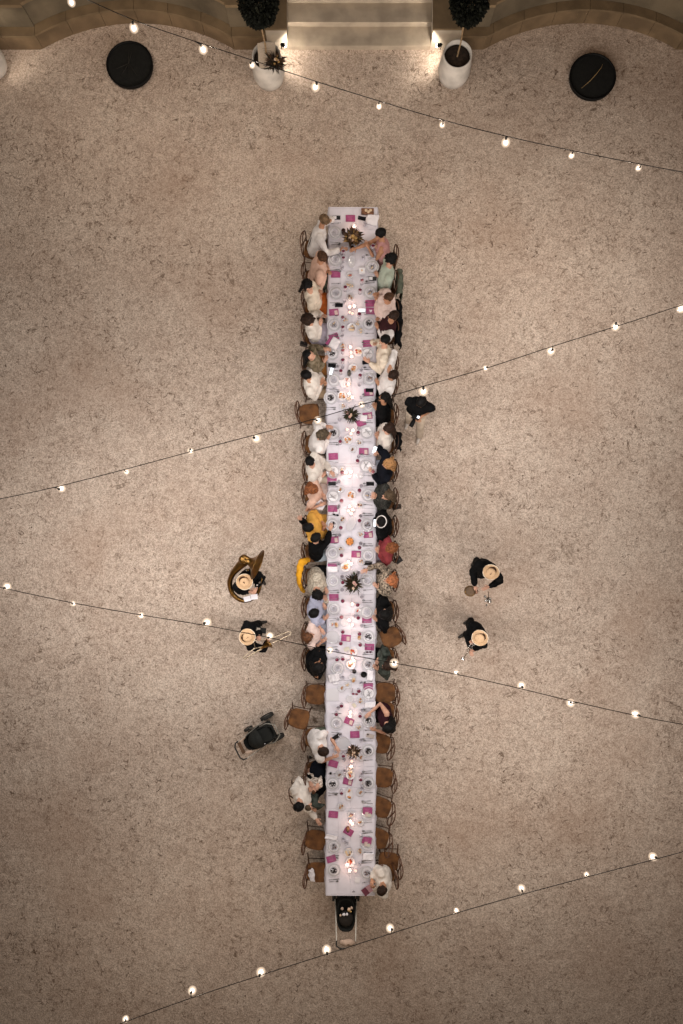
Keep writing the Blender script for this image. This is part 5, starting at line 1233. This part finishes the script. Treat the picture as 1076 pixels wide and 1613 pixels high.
# ovals and platters
def oval(px, py, rx, ry, desc, fm=None, rz=0):
    t = item('oval_platter', desc, 'platter', px, py, rz, 'oval platters in mid-table')
    b = MB().lathe([(.6, .002), (.85, .008), (1, .022), (1.02, .023), (.96, .018), (.7, .007), (.01, .006)], 32)
    for v in b.v: v.x *= rx; v.y *= ry
    b.build('platter', glass_c if fm is None else china, t)
    if fm:
        f_ = m_food(int(px), 1.0, 10, .022, tuple(range(len(fm))), (.018, .03))
        for i_, v in enumerate(f_.v): pass
        b2 = MB(); r_ = random.Random(int(py))
        for s_ in (-1, 1):
            for k in range(5): b2.ell((r_.uniform(-.02, .02), s_*ry*.5+r_.uniform(-.02, .02), .025), (.02, .018, .012), nu=8, nv=5, m=r_.randrange(len(fm)))
        b2.build('food', fm, t)
oval(554, 413, .075, .13, 'empty oval glass platter'); oval(547, 603, .08, .12, 'oval dish of blush petals', [fl_pink, fl_cream]); oval(553, 825, .085, .15, 'long empty oval glass platter', rz=R(-20)); oval(550, 1250, .07, .13, 'oval platter with two piles of roast', [brownf, orange]); oval(555, 1066, .08, .05, 'little oval tray with spoon')
t = item('glass_plate', 'large round plain glass plate', 'plate', 564, 570); obj('charger', mesh_once('ch', m_charger), t)
t = item('place_mat', 'square pale grey place mat', 'place mat', 524, 1094, 0); MB().box((0, 0, .002), (.25, .25, .003)).build('mat', mat('grey_mat', (.50, .49, .52), .85), t, smooth=False)
t = item('candle_box', 'square white box candle with wick', 'candle', 570, 428, 0); MB().box((0, 0, .03), (.12, .11, .06)).build('box', china, t, smooth=False); MB().ell((0, 0, .062), (.02, .02, .004)).build('wax_pool', fl_cream, t)
t = item('white_tile', 'small square white tray', 'tray', 563, 1386, R(-4)); MB().box((0, 0, .005), (.10, .10, .01)).build('tray', china, t, smooth=False)
# gift box at head
t = item('patterned_box', 'brown patterned box near the first corner', 'box', 579, 334, 0)
MB().box((0, 0, .02), (.25, .115, .04)).build('box_body', brownf, t, smooth=False)
for k in range(3): MB().lathe([(.028, .0405), (.03, .043), (.022, .044)], 14, c=(-.03+.045*k, (-1)**k*.015, 0)).build('ring_motif', cream_f, t)
# sunglasses, bottles, keys, small things
def shades(px, py, rz, desc, m):
    t = item('sunglasses', desc, 'sunglasses', px, py, rz)
    for s_ in (-1, 1):
        MB().ell((s_*.034, 0, .012), (.028, .021, .008), nu=14, nv=6).build('lens', m, t)
        MB().tube([(s_*.062, 0, .014), (s_*.06, .06, .010), (s_*.05, .11, .006)], .003, 5).build('temple', m, t)
    MB().tube([(-.012, 0, .016), (0, .003, .018), (.012, 0, .016)], .003, 5).build('bridge', m, t)
shades(529, 811, R(-12), 'round black sunglasses', phone_m); shades(559, 1093, R(-5), 'dark red sunglasses', wine_m); shades(581, 1027, R(0), 'dark plum sunglasses', mat('plum_lens', (.05, .012, .03), .2))
def bottle(px, py, desc, m, h=.24, r=.035):
    t = item('bottle', desc, 'bottle', px, py); MB().lathe([(r, 0), (r*1.03, .01), (r*1.03, h*.6), (r*.4, h*.78), (r*.38, h*.97)], 18).build('glass', m, t); MB().lathe([(r*.42, h*.95), (r*.42, h)], 12).build('cap', phone_m, t)
bottle(550, 590, 'dark green wine bottle', mat('bottle_green', (.02, .022, .012), .15), .3, .04); bottle(558, 1057, 'black little bottle', phone_m, .16, .04); bottle(548, 1304, 'dark brown bottle by tilted card', brownf, .22, .035)
t = item('black_bowl', 'round black bowl', 'bowl', 573, 1062); MB().lathe([(.03, 0), (.055, .02), (.062, .045), (.056, .043), (.03, .012), (.002, .01)], 22).build('bowl', black_m, t)
t = item('small_lid', 'small dark round lid', 'lid', 521, 1218); MB().lathe([(.025, 0), (.026, .012), (.02, .015)], 16).build('lid', phone_m, t)
t = item('ring_box', 'tiny dark trinket near the table end', 'trinket', 557, 1404); MB().tube([(-.02, -.01, .008), (0, .014, .01), (.02, -.008, .008)], .006, 6).build('trinket', phone_m, t)
t = item('beige_note', 'small sage folded note', 'note', 558, 1111, R(35)); MB().box((0, 0, .004), (.07, .09, .003)).build('note', greenp, t, smooth=False)
t = item('beige_note', 'small sage paper note', 'note', 546, 1022, R(25)); t.location.z = ZT+.05; MB().box((0, 0, .004), (.11, .07, .003)).build('note', greenp, t, smooth=False)
# napkins
def naps(px, py, rx, ry, desc, seed, rz=0):
    t = item('napkin', desc, 'napkin', px, py, rz, 'white napkins on the table')
    b = MB(); n = 12; vs = []; r_ = random.Random(seed)
    for i in range(n+1):
        for j in range(n+1):
            x = (i/n-.5)*2*rx; y = (j/n-.5)*2*ry
            vs.append(V((x+.02*noise.noise(V((y*9, seed, 0))), y+.02*noise.noise(V((x*9, 0, seed))), .012+.022*abs(noise.noise(V((x*11, y*11, seed)))))))
    b.add(vs, [(i*(n+1)+j, (i+1)*(n+1)+j, (i+1)*(n+1)+j+1, i*(n+1)+j+1) for i in range(n) for j in range(n)])
    o = b.build('cloth', nap_m, t); s_ = o.modifiers.new('s', 'SOLIDIFY'); s_.thickness = .006
naps(586, 346, .12, .11, 'white napkin across the first corner', 1, R(-14)); naps(527, 541, .09, .11, 'crumpled white napkin over a magenta card', 4, R(-30)); naps(524, 897, .10, .055, 'folded white napkin', 6); naps(526, 1067, .11, .08, 'crumpled white napkin', 9, R(18)); naps(583, 1110, .11, .055, 'white napkin hanging near the edge', 12, R(10)); naps(522, 1318, .12, .045, 'flat white napkin', 15, R(-8)); naps(580, 1349, .11, .07, 'white napkin draped over the edge', 18, R(6)); naps(573, 659, .07, .06, 'folded white napkin by bouquet', 22); naps(540, 604, .06, .08, 'small white napkin', 27, R(20)); naps(583, 1064, .06, .10, 'white napkin beside the black bowl', 31, R(-8)); naps(529, 1076, .06, .02, 'thin folded napkin', 33)
# burgundy booklet
p = W(579, 1402, ZT+.06); t = thing('booklet', 'open burgundy booklet held by the bowed guest at the last corner', 'booklet', p, R(38))
bk = mat('burgundy_cover', (.12, .025, .045), .7, .15, 10)
MB().box((-.055, 0, 0), (.11, .15, .008)).build('cover', bk, t, smooth=False); MB().box((.058, 0, .012), (.11, .145, .006), axes=(V((.98, 0, .17)), V((0, 1, 0)), V((-.17, 0, .98)))).build('cover', mat('pink_page', (.40, .22, .25), .8), t, smooth=False)
# bouquets
def bouquet(px, py, desc, leafs, flowers, fm, seed, r=.17, n=150, wide=.012, vase=True):
    t = item('bouquet', desc, 'bouquet', px, py, 0, 'bouquets in mid-table')
    MB().lathe([(.035, 0), (.05, .01), (.055, .07), (.04, .11), (.043, .125)], 18).build('vase', mat('smoked_vase', (.05, .03, .022), .25), t)
    spray((0, 0, .12), n, r, leafs, seed, up=.30, wide=wide, flowers=flowers, fm=fm, par=t)
bouquet(556, 380, 'brown and cream dried flower bouquet', [dry1, dry2, fl_gold, dry1], 18, [fl_cream, fl_gold, dry1], 1, .21, 210, .022)
bouquet(553, 656, 'spiky olive bouquet with pale roses', [lf_g, lf_d, dry2, lf_g], 6, [fl_pink, fl_cream], 2, .18, 170)
bouquet(557, 919, 'feathery green and pink dried bouquet', [lf_d, lf_g, dry1], 6, [fl_pink, fl_cream], 3, .22, 190)
bouquet(557, 1180, 'dark brown bouquet with pampas tips', [dry2, dry1, dry1, fl_cream], 4, [fl_cream, dry1], 4, .17, 160)

# labels of the things on the table, told apart by place and then by order
groups = {}
for o, d, x, y in ITEMS: groups.setdefault(f'{d} {place(x, y)}', []).append((y, x, o))
pos2 = ['upper', 'lower']; pos3 = ['topmost', 'middle', 'lowest']; pos4 = ['topmost', 'second', 'third', 'lowest']; pos5 = ['topmost', 'second', 'third', 'fourth', 'lowest']
for lab, L_ in groups.items():
    L_.sort(key=lambda e: e[0]); k = len(L_)
    for i, (y, x, o) in enumerate(L_):
        if k == 1: o['label'] = lab
        else: o['label'] = ({2: pos2, 3: pos3, 4: pos4, 5: pos5}.get(k) or ['']*k)[i]+' '+lab
finish_people()
